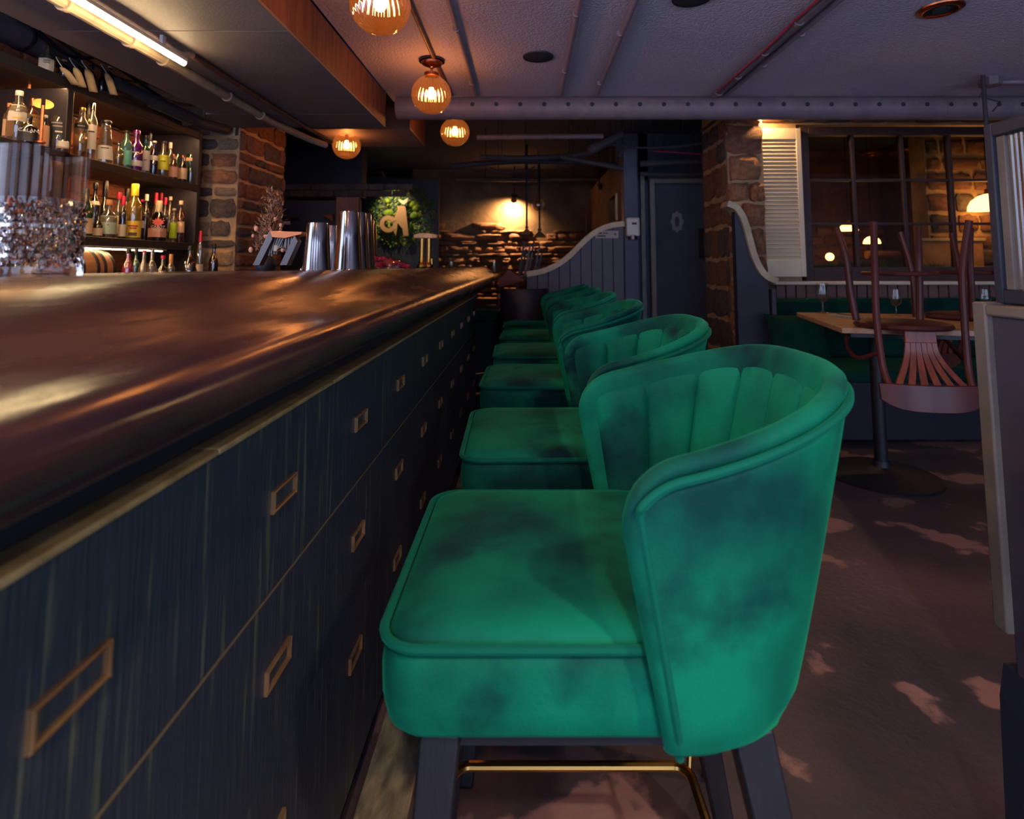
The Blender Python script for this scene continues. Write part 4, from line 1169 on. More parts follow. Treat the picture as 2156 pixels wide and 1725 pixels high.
BSHAPE = {   # (radius fraction, height fraction)
    'std':   [(.0, 0), (.94, 0), (1, .02), (1, .56), (.93, .63), (.62, .70), (.40, .76), (.36, .82), (.34, .93), (.40, .935), (.40, .97)],
    'tall':  [(.0, 0), (.94, 0), (1, .02), (1, .66), (.9, .72), (.5, .80), (.42, .84), (.40, .95)],
    'wide':  [(.0, 0), (.92, 0), (1, .03), (1, .50), (.97, .60), (.80, .70), (.48, .77), (.36, .81), (.33, .95)],
    'cone':  [(.0, 0), (.96, 0), (1, .02), (.92, .25), (.76, .50), (.60, .72), (.46, .90), (.50, .93), (.50, .96)],
    'champ': [(.0, 0), (.94, 0), (1, .02), (1, .42), (.92, .52), (.70, .65), (.48, .76), (.38, .84), (.36, .97)],
    'jug':   [(.0, 0), (.92, 0), (1, .05), (1, .44), (.92, .56), (.66, .66), (.36, .71), (.32, .80), (.32, .96)],
    'round': [(.0, 0), (.70, 0), (.90, .06), (1, .20), (1, .42), (.88, .58), (.58, .68), (.34, .74), (.32, .95)],
    'squat': [(.0, 0), (.92, 0), (1, .05), (1, .48), (.86, .60), (.46, .68), (.30, .74), (.28, .95)],
    'long':  [(.0, 0), (.94, 0), (1, .02), (1, .46), (.90, .54), (.55, .62), (.46, .66), (.46, .98)],
}
def r_at(shape, f):
    s = BSHAPE[shape]
    for (ra, fa), (rb_, fb) in zip(s[1:], s[2:]):
        if fa <= f <= fb: return ra + (rb_ - ra) * (f - fa) / max(1e-6, fb - fa)
    return s[-1][0]
def bottle(x, y, z, h, r, shape, glass, cap, capf, label, lab0, lab1, text, name='liquor_bottle', square=False, ang=None, extra=None, liquid=None):
    """capf: fraction of the height the cap covers; label band lab0..lab1 wraps the half that faces the room"""
    t = thing(name, text, 'bottle', (x, y, z), 'bottles behind the bar')
    n = 20
    md = None
    if square: md = lambda g, zz: 1.0 / max(abs(math.cos(g)), abs(math.sin(g))) ** .75 * .86
    pr_ = [(a * r, f * h) for a, f in BSHAPE[shape]] + [(0, .97 * h)]
    MB().lathe(pr_, (x, y, z), n, mod=md).build('body', glass, t, angle=50)
    hc = h * capf; rt = r_at(shape, .95) * r * 1.18
    MB().lathe([(rt * .96, 0), (rt, .004), (rt, hc - .004), (rt * .9, hc), (0, hc)], (x, y, z + h - hc + .002), 14).build('cap', cap, t)
    if label:
        a0 = math.atan2(-y, -x) if ang is None else ang    # toward the camera
        P = []
        for i in range(13):
            g = a0 - 1.15 + 2.3 * i / 12
            k = md(g, 0) if md else 1
            col = []
            for f in (lab0, (lab0 + lab1) / 2, lab1):
                rr = r_at(shape, f) * r * k + .0012
                col.append((x + rr * math.cos(g), y + rr * math.sin(g), z + f * h))
            P.append(col)
        lb = MB().grid(P).build('label', label, t)
        if extra:
            for (f, col, wd) in extra:       # printed lines: height fraction, colour, width fraction
                P = []
                for i in range(9):
                    g = a0 + (-1 + 2 * i / 8) * wd
                    rr0 = r_at(shape, f) * r * (md(g, 0) if md else 1) + .0022
                    P.append([(x + rr0 * math.cos(g), y + rr0 * math.sin(g), z + (f - .012) * h), (x + rr0 * math.cos(g), y + rr0 * math.sin(g), z + (f + .012) * h)])
                MB().grid(P).build('print', col, lb)
    if liquid:
        MB().lathe([(0, .006), (r * .9, .006), (r * .9, h * .36), (0, h * .36)], (x, y, z), 14).build('liquid', liquid, t)
    return t
def shelf_bottle(px_, ytop, wpx, zs_, depth, *a, **k):
    X = XSF - depth
    q = pX(px_, 400, X); dist = q.y
    ztop = pX(px_, ytop, X).z
    return bottle(X, q.y, zs_, ztop - zs_, wpx / 2 * dist / FPX, *a, **k)
ON = 'on the middle bottle shelf'
D1 = .05
# middle shelf
shelf_bottle(162, 224, 25, zB, .06, 'tall', 'g_clear', 'cap_gold', .05, 'lab_black', .58, .68, 'tall clear bottle with a black band beside the shelf divider', extra=[(.63, 'lab_grey', .5)])
shelf_bottle(174, 214, 17, zB, .16, 'tall', 'g_clear', 'cap_black', .18, 'lab_white', .2, .5, 'slim clear bottle with a black cap behind the tall clear pair')
shelf_bottle(184.5, 214, 19, zB, .06, 'tall', 'g_clear', 'chrome', .14, 'lab_white', .20, .62, 'tall clear bottle with a chrome cap and white label', extra=[(.5, 'ink', .5)])
shelf_bottle(215, 252, 33, zB, .06, 'cone', 'g_clear', 'cap_black', .07, 'lab_white', .10, .42, 'conical pale bottle with a white label and black collar', extra=[(.36, 'ink', .5)])
shelf_bottle(244, 298, 21, zB, .05, 'wide', 'g_clear', 'chrome', .12, None, 0, 0, 'short cut crystal bottle beside the conical bottle', square=True)
shelf_bottle(260, 274, 23, zB, .06, 'wide', 'g_mint', 'cap_black', .06, 'lab_mint', .12, .48, 'mint green bottle with a mint label on the middle shelf')
shelf_bottle(281, 273, 27, zB, .05, 'std', 'g_purple', 'g_purple', .10, 'lab_white', .12, .26, 'deep purple bottle with a white band on the middle shelf', extra=[(.45, 'lab_white', .4)])
shelf_bottle(302, 284, 17, zB, .05, 'std', 'g_teal', 'cap_black', .09, 'lab_white', .08, .60, 'teal bottle with a tall white label beside the purple one', extra=[(.35, 'ink', .3)])
shelf_bottle(310, 279, 14, zB, .16, 'tall', 'g_clear', 'cap_black', .18, None, 0, 0, 'clear black capped bottle at the back beside the teal one')
shelf_bottle(320, 296, 17, zB, .05, 'std', 'g_blue', 'cap_white', .05, 'lab_white', .44, .58, 'small bottle with violet liquid and a white band')
shelf_bottle(340, 297, 23, zB, .05, 'std', 'g_clear', 'cap_black', .05, 'lab_yellow', .22, .62, 'clear bottle with a large yellow label on the middle shelf', extra=[(.45, 'ink', .4)])
shelf_bottle(354, 299, 14, zB, .14, 'tall', 'g_clear', 'cap_white', .15, None, 0, 0, 'clear bottle with a fat white stopper behind the yellow label')
shelf_bottle(363, 325, 17, zB, .04, 'std', 'g_amber', 'cap_copper', .10, 'lab_peach', .12, .52, 'small bottle with a peach label near the shelf end')
shelf_bottle(370, 303, 15, zB, .14, 'tall', 'g_green', 'cap_copper', .10, None, 0, 0, 'green bottle with a copper cap behind the peach label')
shelf_bottle(382.5, 327, 17, zB, .04, 'std', 'g_dark', 'cap_copper', .08, 'lab_cream', .12, .52, 'small dark bottle with a cream label near the shelf end')
shelf_bottle(399, 303, 20, zB, .06, 'tall', 'g_green', 'cap_copper', .10, 'lab_cream', .58, .66, 'green bottle with a copper cap at the very end of the middle shelf')
# bottom shelf
shelf_bottle(161, 434, 12, zC, .05, 'tall', 'g_clear', 'cap_yellow', .26, 'lab_white', .1, .55, 'slim bottle with a long yellow cap on the lowest shelf')
shelf_bottle(182.5, 398, 30, zC, .06, 'champ', 'g_green', 'cap_black', .10, 'lab_cream', .06, .38, 'bright green bottle with a cream label on the lowest shelf', extra=[(.30, 'ink', .4)])
shelf_bottle(201, 386, 20, zC, .12, 'std', 'g_dark', 'cap_black', .11, 'lab_white', .60, .67, 'tall dark bottle with a white neck tag beside the green one')
shelf_bottle(211, 452, 18, zC, .05, 'squat', 'g_dark', 'cap_black', .08, 'lab_cream', .08, .40, 'small dark bottle with a round cream label')
shelf_bottle(222, 381, 19, zC, .15, 'long', 'g_dkgreen', 'cap_black', .28, None, 0, 0, 'long necked dark green bottle at the back of the lowest shelf')
shelf_bottle(232, 422, 32, zC, .05, 'jug', 'g_clear', 'cork', .14, 'lab_oval', .10, .58, 'clear round shouldered bottle with a grey green oval label', extra=[(.34, 'ink_red', .12)])
shelf_bottle(252, 406, 15, zC, .10, 'std', 'g_clear', 'cap_red', .15, 'lab_white', .12, .5, 'clear bottle with a bright red cap on the lowest shelf')
shelf_bottle(262, 414, 14, zC, .05, 'std', 'g_dark', 'cap_red', .22, 'lab_white', .06, .34, 'dark bottle with a long red cap on the lowest shelf')
shelf_bottle(268, 398, 15, zC, .18, 'long', 'g_dark', 'cap_black', .25, None, 0, 0, 'dark black capped bottle behind the long red cap')
shelf_bottle(284.5, 388, 30, zC, .05, 'std', 'g_yellow', 'cap_yellow', .22, 'lab_gold', .04, .33, 'yellow bottle with a printed yellow label and long yellow cap', extra=[(.24, 'ink_red', .6), (.20, 'ink_red', .4), (.11, 'ink', .5), (.08, 'ink', .5)])
shelf_bottle(301, 421, 14, zC, .05, 'std', 'g_dkgreen', 'cap_red', .06, 'lab_white', .3, .48, 'thin dark bottle with a tiny red tip')
shelf_bottle(310, 410, 15, zC, .14, 'std', 'g_dark', 'cap_white', .14, None, 0, 0, 'dark bottle with a grey white cap on the lowest shelf')
sq = shelf_bottle(337, 424, 37, zC, .05, 'squat', 'g_dark', 'cap_beige', .28, 'lab_peach', .10, .32, 'square dark bottle with a red maple leaf label', square=True)
shelf_bottle(330, 407, 14, zC, .17, 'std', 'g_clear', 'cap_red', .22, None, 0, 0, 'left of two red capped bottles behind the maple leaf bottle')
shelf_bottle(341, 407, 13, zC, .20, 'std', 'g_clear', 'cap_red', .18, None, 0, 0, 'right of two red capped bottles behind the maple leaf bottle')
shelf_bottle(350, 417, 12, zC, .13, 'std', 'g_dark', 'cap_red', .16, 'lab_white', .3, .5, 'slim dark bottle with a red cap right of the maple leaf bottle')
shelf_bottle(360, 415, 14, zC, .12, 'std', 'g_clear', 'cap_beige', .08, None, 0, 0, 'clear bottle with a pale cap right of the maple leaf bottle')
shelf_bottle(369.5, 440, 14, zC, .04, 'std', 'g_clear', 'cap_beige', .06, 'lab_lime', .12, .58, 'small bottle with a lime green label')
shelf_bottle(383, 424, 17, zC, .04, 'std', 'g_amber', 'cap_beige', .10, 'lab_cream', .24, .50, 'amber bottle with a cream label at the end of the lowest shelf')
shelf_bottle(391, 414, 18, zC, .15, 'squat', 'g_clear', 'cap_gold', .12, None, 0, 0, 'wide clear bottle with a gold cap at the end of the lowest shelf')
# maple leaf and lettering on the square bottle
X_, Y_ = sq.location.x, sq.location.y
a0 = math.atan2(-Y_, -X_)
def printed(t, poly_or_mesh, m, f, off, scale=1.0, up=0.0):
    """flat print placed on the side of thing t that faces the room"""
    loc = t.location; r_ = off
    dirv = Vector((math.cos(a0), math.sin(a0), 0)); side = Vector((-math.sin(a0), math.cos(a0), 0))
    me = poly_or_mesh.copy(); me.materials.clear(); me.materials.append(MATS[m])
    o = bpy.data.objects.new('print', me); COL.objects.link(o); o.parent = t
    Mx = Matrix((side, Vector((0, 0, 1)), dirv)).transposed().to_4x4()
    Mx.translation = dirv * off + Vector((0, 0, f))
    o.matrix_local = Mx
    return o
leaf = []
for ang_, rad in ((90, 1), (75, .55), (58, .75), (52, .5), (28, .95), (18, .55), (0, .72), (-20, .42), (-35, .55), (-75, .32), (-88, .7), (-92, .7), (-105, .32), (-145, .55), (-160, .42), (180, .72), (162, .55), (152, .95), (128, .5), (122, .75), (105, .55)):
    leaf.append((rad * math.cos(math.radians(ang_)) * .040, rad * math.sin(math.radians(ang_)) * .040))
lm_ = bpy.data.meshes.new('leaf'); 
lm_.from_pydata([(0, 0, 0)] + [(x, y, 0) for x, y in leaf], [], [(0, i + 1, (i + 1) % len(leaf) + 1) for i in range(len(leaf))])
hb = pX(337, 424, XSF - .05).z - zC; rb2 = 37 / 2 * Y_ / FPX
printed(sq, lm_, 'leaf_red', hb * .44, rb2 * 1.00 + .004)
printed(sq, text_mesh('CABOT', .020), 'lab_white', hb * .345, rb2 * 1.0 + .005); printed(sq, text_mesh('TRAIL', .020), 'lab_white', hb * .26, rb2 * 1.0 + .005)

# left bay, middle shelf
shelf_bottle(25, 187, 36, zB, .05, 'wide', 'g_clear', 'cap_white', .10, 'lab_white', .40, .72, 'clear bottle with a big white label and white round cap', square=True, extra=[(.64, 'lab_grey', .5), (.58, 'lab_grey', .4), (.46, 'lab_gold', .5)])
shelf_bottle(44, 166, 15, zB, .20, 'std', 'g_clear', 'cap_copper', .10, None, 0, 0, 'tall clear bottle with a copper cork stopper in the left bay')
c_ = shelf_bottle(56, 204, 28, zB, .05, 'wide', 'g_amber', 'cap_copper', .16, 'lab_brown', .34, .66, 'brown bottle with a gold embossed label and red copper cap', extra=[(.5, 'lab_gold', .3)])
shelf_bottle(79, 184, 17, zB, .20, 'std', 'g_dark', 'cork', .10, None, 0, 0, 'dark bottle with a cork stopper in the left bay')
shelf_bottle(84, 240, 20, zB, .06, 'tall', 'g_dark', 'cap_white', .08, 'lab_peach', .10, .70, 'slim bottle with a full pink label in the left bay', square=True)
f_ = shelf_bottle(116, 203, 40, zB, .05, 'jug', 'g_clear', 'steel_dull', .05, 'lab_black', .30, .55, 'broad shouldered clear bottle with a black and white label in the left bay', extra=[(.52, 'lab_grey', .8), (.46, 'lab_grey', .6), (.36, 'lab_white', .35)])
n_ = bottle(XSF - .02, pX(50, 400, XSF - .02).y, zB, .115, .036, 'squat', 'g_dark', 'cap_black', .10, 'lab_black', .06, .62, 'short black bottle with white lettering in front of the left bay')
X_, Y_ = n_.location.x, n_.location.y; a0 = math.atan2(-Y_, -X_)
printed(n_, text_mesh('CALAN', .019), 'lab_white', .05, .0385)
shelf_bottle(6, 214, 18, zB, .12, 'tall', 'g_clear', 'cork', .10, 'lab_cream', .2, .6, 'clear bottle with a cream label cut off by the left edge')
shelf_bottle(126, 280, 22, zB, .015, 'squat', 'g_clear', 'chrome', .06, 'lab_white', .18, .58, 'small clear bottle with an oval white label beside the shelf divider')
# brass disc on a stem standing behind the mixing glass
p = pX(91, 219, -1.98)
t = thing('bar_ornament', 'brass slotted disc on a slim stem among the left bay bottles', 'ornament', (p.x, p.y, zB))
Rm = Matrix.Rotation(math.radians(62), 3, 'X')
MB().cyl((p.x, p.y, zB), (p.x, p.y, p.z - .006), .006, n=10).build('stem', 'copper', t)
MB().lathe([(0, 0), (.018, 0), (.018, .006), (.007, .01)], (p.x, p.y, zB), 16).build('foot', 'copper', t)
for s in (-1, 1):
    pts_ = [(p.x + s * .0 , 0)]
    m_ = MB(); q_ = []
    for k in range(15):
        g = math.radians(-84 + 168 * k / 14); q_.append((s * (.004 + .030 * math.cos(g)), .020 * math.sin(g)))
    fw_ = Vector((p.x, p.y, 0)).normalized(); sd_ = Vector((fw_.y, -fw_.x, 0))
    vs = [p + sd_ * a_ + Vector((0, 0, b_)) - fw_ * .003 for a_, b_ in q_] + [p + sd_ * a_ + Vector((0, 0, b_)) + fw_ * .003 for a_, b_ in q_]
    n2 = len(q_)
    m_.add(vs, [tuple(range(n2)), tuple(range(2 * n2 - 1, n2 - 1, -1))] + [(i, (i + 1) % n2, n2 + (i + 1) % n2, n2 + i) for i in range(n2)])
    m_.build('half_disc', 'brass', t)

# top shelf bottles with kraft tags
shelf_bottle(78, 80, 30, zA, .07, 'squat', 'g_clear', 'cap_black', .10, 'lab_white', .12, .48, 'clear square bottle with a white label on the top shelf', square=True, extra=[(.4, 'ink', .4), (.34, 'ink', .4)])
def tagged(px_, ytop, w, capm, lab, tagpx, g='g_dark'):
    t = shelf_bottle(px_, ytop, w, zA, .08, 'std', g, capm, .09, None, 0, 0, lab)
    if tagpx:
        (tx0, ty0), (tx1, ty1), wd = tagpx
        a_ = pX(tx0, ty0, XSF + .03); b_ = pX(tx1, ty1, XSF + .05)
        m_ = MB(); P = []
        w_ = wd / 2 * a_.y / FPX * .8
        for k in range(9):
            f = k / 8; c = a_ + (b_ - a_) * f
            ww = w_ * (.55 + .45 * min(1, f * 5)); bow = .012 * math.sin(math.pi * f)
            vd = Vector((c.x, c.y, 0)).normalized(); sd = Vector((vd.y, -vd.x, 0)); c = c - vd * bow
            P.append([c - sd * ww, c - vd * .003, c + sd * ww])
        tg = m_.grid(P)
        o = tg.build('paper_tag', 'kraft', t, angle=80); sl = o.modifiers.new('thick', 'SOLIDIFY'); sl.thickness = .0012
        top = t.location.z + (pX(px_, ytop, XSF - .08).z - zA) * .82
        MB().loft(smooth_path([Vector((t.location.x + .01, t.location.y, top)), Vector((a_.x - .03, a_.y, (top + a_.z) / 2 + .015)), a_]), .0016, 6).build('string', 'string', t)
    return t
tagged(116, 118, 24, 'cork', 'dark bottle with the first kraft paper tag on the top shelf', ((131, 142), (160, 180), 20))
tagged(152, 122, 22, 'cap_black', 'dark bottle with the second kraft paper tag on the top shelf', ((159, 143), (174, 184), 18))
tagged(176, 130, 20, 'cap_black', 'dark bottle with the third kraft paper tag on the top shelf', ((184, 146), (197, 194), 19))
tagged(200, 138, 17, 'cap_black', 'dark untagged bottle with a pale label on the top shelf', None)
tagged(216, 130, 18, 'cork', 'amber bottle with the last kraft paper tag on the top shelf', ((225, 155), (240, 200), 17), 'g_amber')
# tray of small things at the far end of the top shelf
q = pX(285, 212, XSF - .1)
t = thing('wooden_tray', 'heap of dusty copper odds and ends in a tray on the top shelf', 'tray', (XSF - .12, q.y, zA))
MB().box((XSF - .20, q.y - .30, zA), (XSF - .02, q.y + .30, zA + .03)).build('tray', 'frame_brown', t, bevel=.006)
R_ = random.Random(3)
for k in range(16):
    MB().ball((XSF - .11 + R_.uniform(-.07, .07), q.y - .26 + .52 * k / 15, zA + .036), R_.uniform(.016, .03), 8, 5, (1, 1.5, .6)).build('knick_knack', R_.choice(['cork', 'copper', 'steel_dull', 'cap_gold']), t)

# row on the back counter
ZK = 1.07
def counter_bottle(px_, ytop, w, depth, *a, **k):
    X = XSF + .12 - depth; q = pX(px_, 500, X)
    return bottle(X, q.y, ZK, pX(px_, ytop, X).z - ZK, w / 2 * q.y / FPX, *a, **k)
counter_bottle(273, 526, 20, 0, 'std', 'g_pink', 'cap_black', .10, 'lab_pink', .0, .3, 'small pink bottle on the back counter beside the barrel')
counter_bottle(289, 523, 16, .1, 'std', 'g_green', 'cap_black', .12, None, 0, 0, 'green necked bottle on the back counter')
counter_bottle(306, 528, 20, .02, 'round', 'g_clear', 'cap_red', .06, None, 0, 0, 'clear bulbous bottle with a dark red stopper on the back counter')
counter_bottle(323, 526, 20, .08, 'round', 'g_clear', 'chrome', .08, None, 0, 0, 'clear bulbous bottle with a chrome stopper on the back counter')
counter_bottle(346, 539, 24, .02, 'squat', 'g_dark', 'cap_red', .10, None, 0, 0, 'dark squat bottle with a red cap on the back counter')
counter_bottle(363, 536, 16, .06, 'std', 'g_clear', 'cork', .28, None, 0, 0, 'small bottle with a fat round cork on the back counter')
counter_bottle(402, 518, 28, 0, 'round', 'g_dark', 'cap_black', .10, 'lab_black', .08, .3, 'round black bottle on the back counter under the shelf end')
counter_bottle(423, 487, 13, 0, 'tall', 'g_clear', 'cap_red', .22, 'lab_white', .1, .42, 'slim clear bottle with a red and purple cap before the stone pillar')
counter_bottle(452, 514, 18, 0, 'std', 'g_dark', 'cap_black', .12, 'lab_peach', .16, .36, 'dark bottle with a peach label before the stone pillar')
# small oak barrel
p = pX(215, 540, XSF + .02)
t = thing('oak_barrel', 'small oak barrel with dark hoops on the back counter', 'barrel', (XSF - .08, p.y - .10, ZK))
Rb = Matrix.Rotation(math.radians(-90), 3, 'X')
rB = (pX(215, 519, XSF).z - ZK) / 2
zc2 = ZK + rB
mat('oak', (196, 140, 92), .6, col2=(166, 112, 72), scale=8, stretch=(4, .6, 4))
MB().lathe([(0, -.02), (rB * .78, -.02), (rB * .80, -.03)] and [(0, .012), (rB * .80, .012), (rB * .80, 0), (rB * .87, 0), (rB * .95, .08), (rB, .17), (rB * .95, .26), (rB * .87, .34), (0, .34)], (XSF - .08, p.y + .10, zc2), 32, Matrix.Rotation(math.radians(90), 3, 'X')).build('cask', 'oak', t)
for f in (.01, .08, .13, .22, .32):
    rr = rB * (.87 + .13 * math.sin(math.pi * f / .34)) + .002
    MB().lathe([(rr, 0), (rr + .002, .002), (rr + .002, .018), (rr, .02)], (XSF - .08, p.y + .10, zc2), 32, Matrix.Rotation(math.radians(90), 3, 'X') ).v and None
    hb_ = MB().lathe([(rr - .003, f - .01), (rr, f - .009), (rr, f + .009), (rr - .003, f + .01)], (XSF - .08, p.y + .10, zc2), 32, Matrix.Rotation(math.radians(90), 3, 'X'))
    hb_.build('hoop', 'black_wood', t)
# leather-brown sloping lid edge in front of the barrel
p = pX(200, 548, -1.75)
tag(MB().obox((-1.75, p.y - .25, 1.13), (.03, .8, .10), Matrix.Rotation(math.radians(-9), 3, 'X')).build('ice_well_lid', 'bar_wood', bevel=.004), 'brown tilted lid in front of the oak barrel', 'lid')

mat('pale_pipe', (176, 152, 128), .6, col2=(150, 128, 110), scale=10)
# LED tube and conduit under the soffit
zq = 2.05
p0, p1 = pZ(100, -40, zq - .055), pZ(389, 134, zq - .055)
lt = thing('led_tube', 'glowing white LED tube under the bar soffit', 'light tube', (p1.x, p1.y - .8, zq - .03))
MB().box((p1.x - .012, p1.y - 2.2, zq - .050), (p1.x + .012, p1.y, zq - .036)).build('channel', 'white_plastic', lt, bevel=.002)
for k in range(4): MB().box((p1.x - .006, p1.y - .15 - .6 * k, zq - .036), (p1.x + .006, p1.y - .13 - .6 * k, zq)).build('bracket', 'white_plastic', lt)
MB().cyl((p1.x, p1.y - 2.2, zq - .056), (p1.x, p1.y - .005, zq - .056), .010, n=10).build('tube', emitter('led_tube_glow', (255, 222, 162), 60.0), lt)
X1 = p1.x - .125
conduit([(X1, -1.0, zq - .016), (X1, 2.3, zq - .016), (X1 + .0, 3.3, zq - .018), (X1 + .05, 3.7, zq - .02), (X1 + .10, 3.85, zq - .025)], .021, 'pale conduit running beside the LED tube', [(X1, y, zq - .016) for y in (1.3, 1.75, 2.05, 2.25, 2.75, 3.1)], 'pale_pipe')
conduit([(p1.x + .01, p1.y + .03, zq - .012), (p1.x + .01, 3.4, zq - .012), (p1.x + .05, 3.75, zq - .02)], .012, 'brown conduit continuing past the end of the LED tube', [], 'soffit_face')
# pipes and cables in the open ceiling above the shelves
def cable(pts, r, m, lab, cat='cable', name='cable'):
    return tag(MB().loft(smooth_path([Vector(p) for p in pts], 8), r, 8).build(name, m), lab, cat)
p = pX(20, 65, -2.15)
pp_ = thing('vent_pipe', 'fat grey pipe stub with a black strap above the top shelf', 'pipe', (p.x, p.y, p.z - .08))
MB().loft([(p.x + .0, p.y - .8, p.z + .06), (p.x, p.y, p.z), (p.x - .02, p.y + .35, p.z - .01)], [.06, .06, .05], 18).build('tube', 'grey_pipe', pp_)
MB().cyl((p.x, p.y + .05, p.z), (p.x, p.y + .065, p.z), .064, n=18).build('strap', 'black_cable', pp_)
Rn = random.Random(17)
names_ = ['looping black cable above the top shelf nearest the left edge', 'black cable sagging above the kraft tags', 'thin black cable above the top shelf tray',
          'grey cable crossing to the end of the shelves', 'black cable drooping toward the stone pillar', 'thin loose black cable high above the pillar']
for k in range(6):
    y0_ = 1.75 + .14 * k; xk = -1.90 - .10 * (k % 3)
    cable([(xk, y0_ - .5, 2.28 + .03 * k), (xk + .03, y0_, 2.20 - .04 * (k % 2)), (xk - .05, y0_ + .4, 2.17 + .04 * (k % 3)), (xk + .04, y0_ + .75, 2.15), (xk, y0_ + 1.1, 2.22)], .006 + .003 * (k % 2), 'black_cable' if k != 3 else 'dark_pipe', names_[k])
conduit([(-2.02, 2.75, 2.10), (-1.97, 3.1, 2.07), (-1.95, 3.4, 2.06), (-1.93, 3.62, 2.08)], .032, 'ribbed grey flexible hose above the end of the shelves', [], 'dark_pipe', 'flexible_hose', 'hose')
tag(MB().box((-2.42, 1.5, 2.40), (-1.82, 3.6, 2.43)).build('ceiling_board', 'ceiling_dark', smooth=False), 'dark board above the pipes over the shelves', 'board')

# ------------------------------------------------------------------ things on the bar counter
ZC = 1.183
# cut crystal mixing glass
m_ = bpy.data.materials.new('crystal'); m_.use_nodes = True
bb = m_.node_tree.nodes['Principled BSDF']; bb.inputs['Transmission Weight'].default_value = 1.0
bb.inputs['Roughness'].default_value = .03; bb.inputs['IOR'].default_value = 1.5; bb.inputs['Base Color'].default_value = (.92, .85, .79, 1)
MATS['crystal'] = m_
X_ = -.70; q = pX(76, 540, X_)
mg = thing('mixing_glass', 'large cut crystal mixing glass at the left edge of the bar', 'mixing glass', (X_, q.y, ZC))
rg = 165 / 2 * q.y / FPX * .98; hg = pX(76, 316, X_).z - ZC
n = 96; P = []
def cut(g, f):
    if f < .06 or f > .58: return 0.0
    k = 14
    a = abs(((g / (2 * math.pi) * k + f * 9.0) % 1.0) - .5) * 2; b_ = abs(((g / (2 * math.pi) * k - f * 9.0) % 1.0) - .5) * 2
    return -.0060 * (max(a, b_) ** 3) * min(1, (f - .06) * 20, (.58 - f) * 20)
nz = 40
for i in range(nz + 1):
    f = i / nz
    P.append([(X_ + (rg * (1 - .012 * (f > .96)) + cut(2 * math.pi * j / n, f)) * math.cos(2 * math.pi * j / n), q.y + (rg + cut(2 * math.pi * j / n, f)) * math.sin(2 * math.pi * j / n), ZC + .002 + hg * f) for j in range(n)])
for f in (1.0, .9, .7, .5, .3, .18, .13):
    ri = rg - .006 - (.004 if f < .2 else 0)
    P.append([(X_ + ri * math.cos(2 * math.pi * j / n), q.y + ri * math.sin(2 * math.pi * j / n), ZC + .002 + hg * f) for j in range(n)])
cutn = int(.60 * nz) + 1
inner = P[nz + 1:]
lowi = [r for r in inner if r[0][2] < ZC + .002 + hg * .6]
hii = [r for r in inner if r[0][2] > ZC + .002 + hg * .6]
Pl = P[:cutn] + [[(v[0] * .93 + X_ * .07, v[1] * .93 + q.y * .07, v[2]) for v in P[cutn - 1]]] + lowi
m_ = MB().grid(Pl, closev=True); tot = len(Pl)
m_.f += [tuple(range(n)), tuple((tot - 1) * n + j for j in range(n - 1, -1, -1))]
m_.build('cut_wall', 'crystal', mg, angle=20)
Ph = P[cutn - 1:nz + 1] + hii + [[(v[0] * .925 + X_ * .075, v[1] * .925 + q.y * .075, v[2]) for v in P[cutn - 1]]]
glassy('plain_crystal', (236, 220, 206), gloss=.02, rough=.02, density=.04, body=(130, 96, 84), gmax=.35)
MB().grid(Ph, closev=True).build('plain_wall', 'plain_crystal', mg, angle=50)

# shaker tins
def tin(px_, ytop, wb, wt, X, lab, yb=557):
    q = pX(px_, 520, X); rb_, rt_ = wb / 2 * q.y / FPX, wt / 2 * q.y / FPX
    h = pX(px_, ytop, X).z - ZC
    t = thing('shaker_tin', lab, 'shaker tin', (X, q.y, ZC), 'steel shaker tins upside down on the bar')
    MB().lathe([(rb_ * .96, 0), (rb_ * 1.01, .001), (rb_ * 1.01, .005), (rb_, .007), (rb_ + (rt_ - rb_) * .55, h * .55), (rb_ + (rt_ - rb_) * .56, h * .56), (rt_ * 1.01, h - .006), (rt_ * .97, h - .001), (rt_ * .9, h), (rt_ * .82, h - .003), (0, h - .003)], (X, q.y, ZC), 40).build('tin', 'chrome', t, angle=40)
    MB().lathe([(rb_ * 1.005, 0), (rb_ * 1.03, .0015), (rb_ * 1.03, .0045), (rb_ * 1.0, .006)], (X, q.y, ZC), 40).build('rolled_rim', 'chrome', t)
tin(668, 469, 58, 44, -.62, 'short steel shaker tin standing at the left of the tin group')
tin(697, 475, 44, 34, -.80, 'small steel tin behind the two front shaker tins')
tin(734, 445, 58, 42, -.60, 'tallest steel shaker tin at the front of the group')
tin(752, 447, 52, 38, -.69, 'steel shaker tin right behind the tallest one')
tin(765, 449, 50, 36, -.78, 'third tall steel shaker tin in the receding row')
tin(774, 461, 42, 32, -.87, 'rearmost steel shaker tin in the receding row')
p = pX(636, 556, -.60); tag(MB().ball((-.60, p.y, ZC + .006), .006, 10, 6, (1, 1, 1)).build('steel_bead', 'chrome'), 'tiny steel bead on the bar beside the short tin', 'bead')

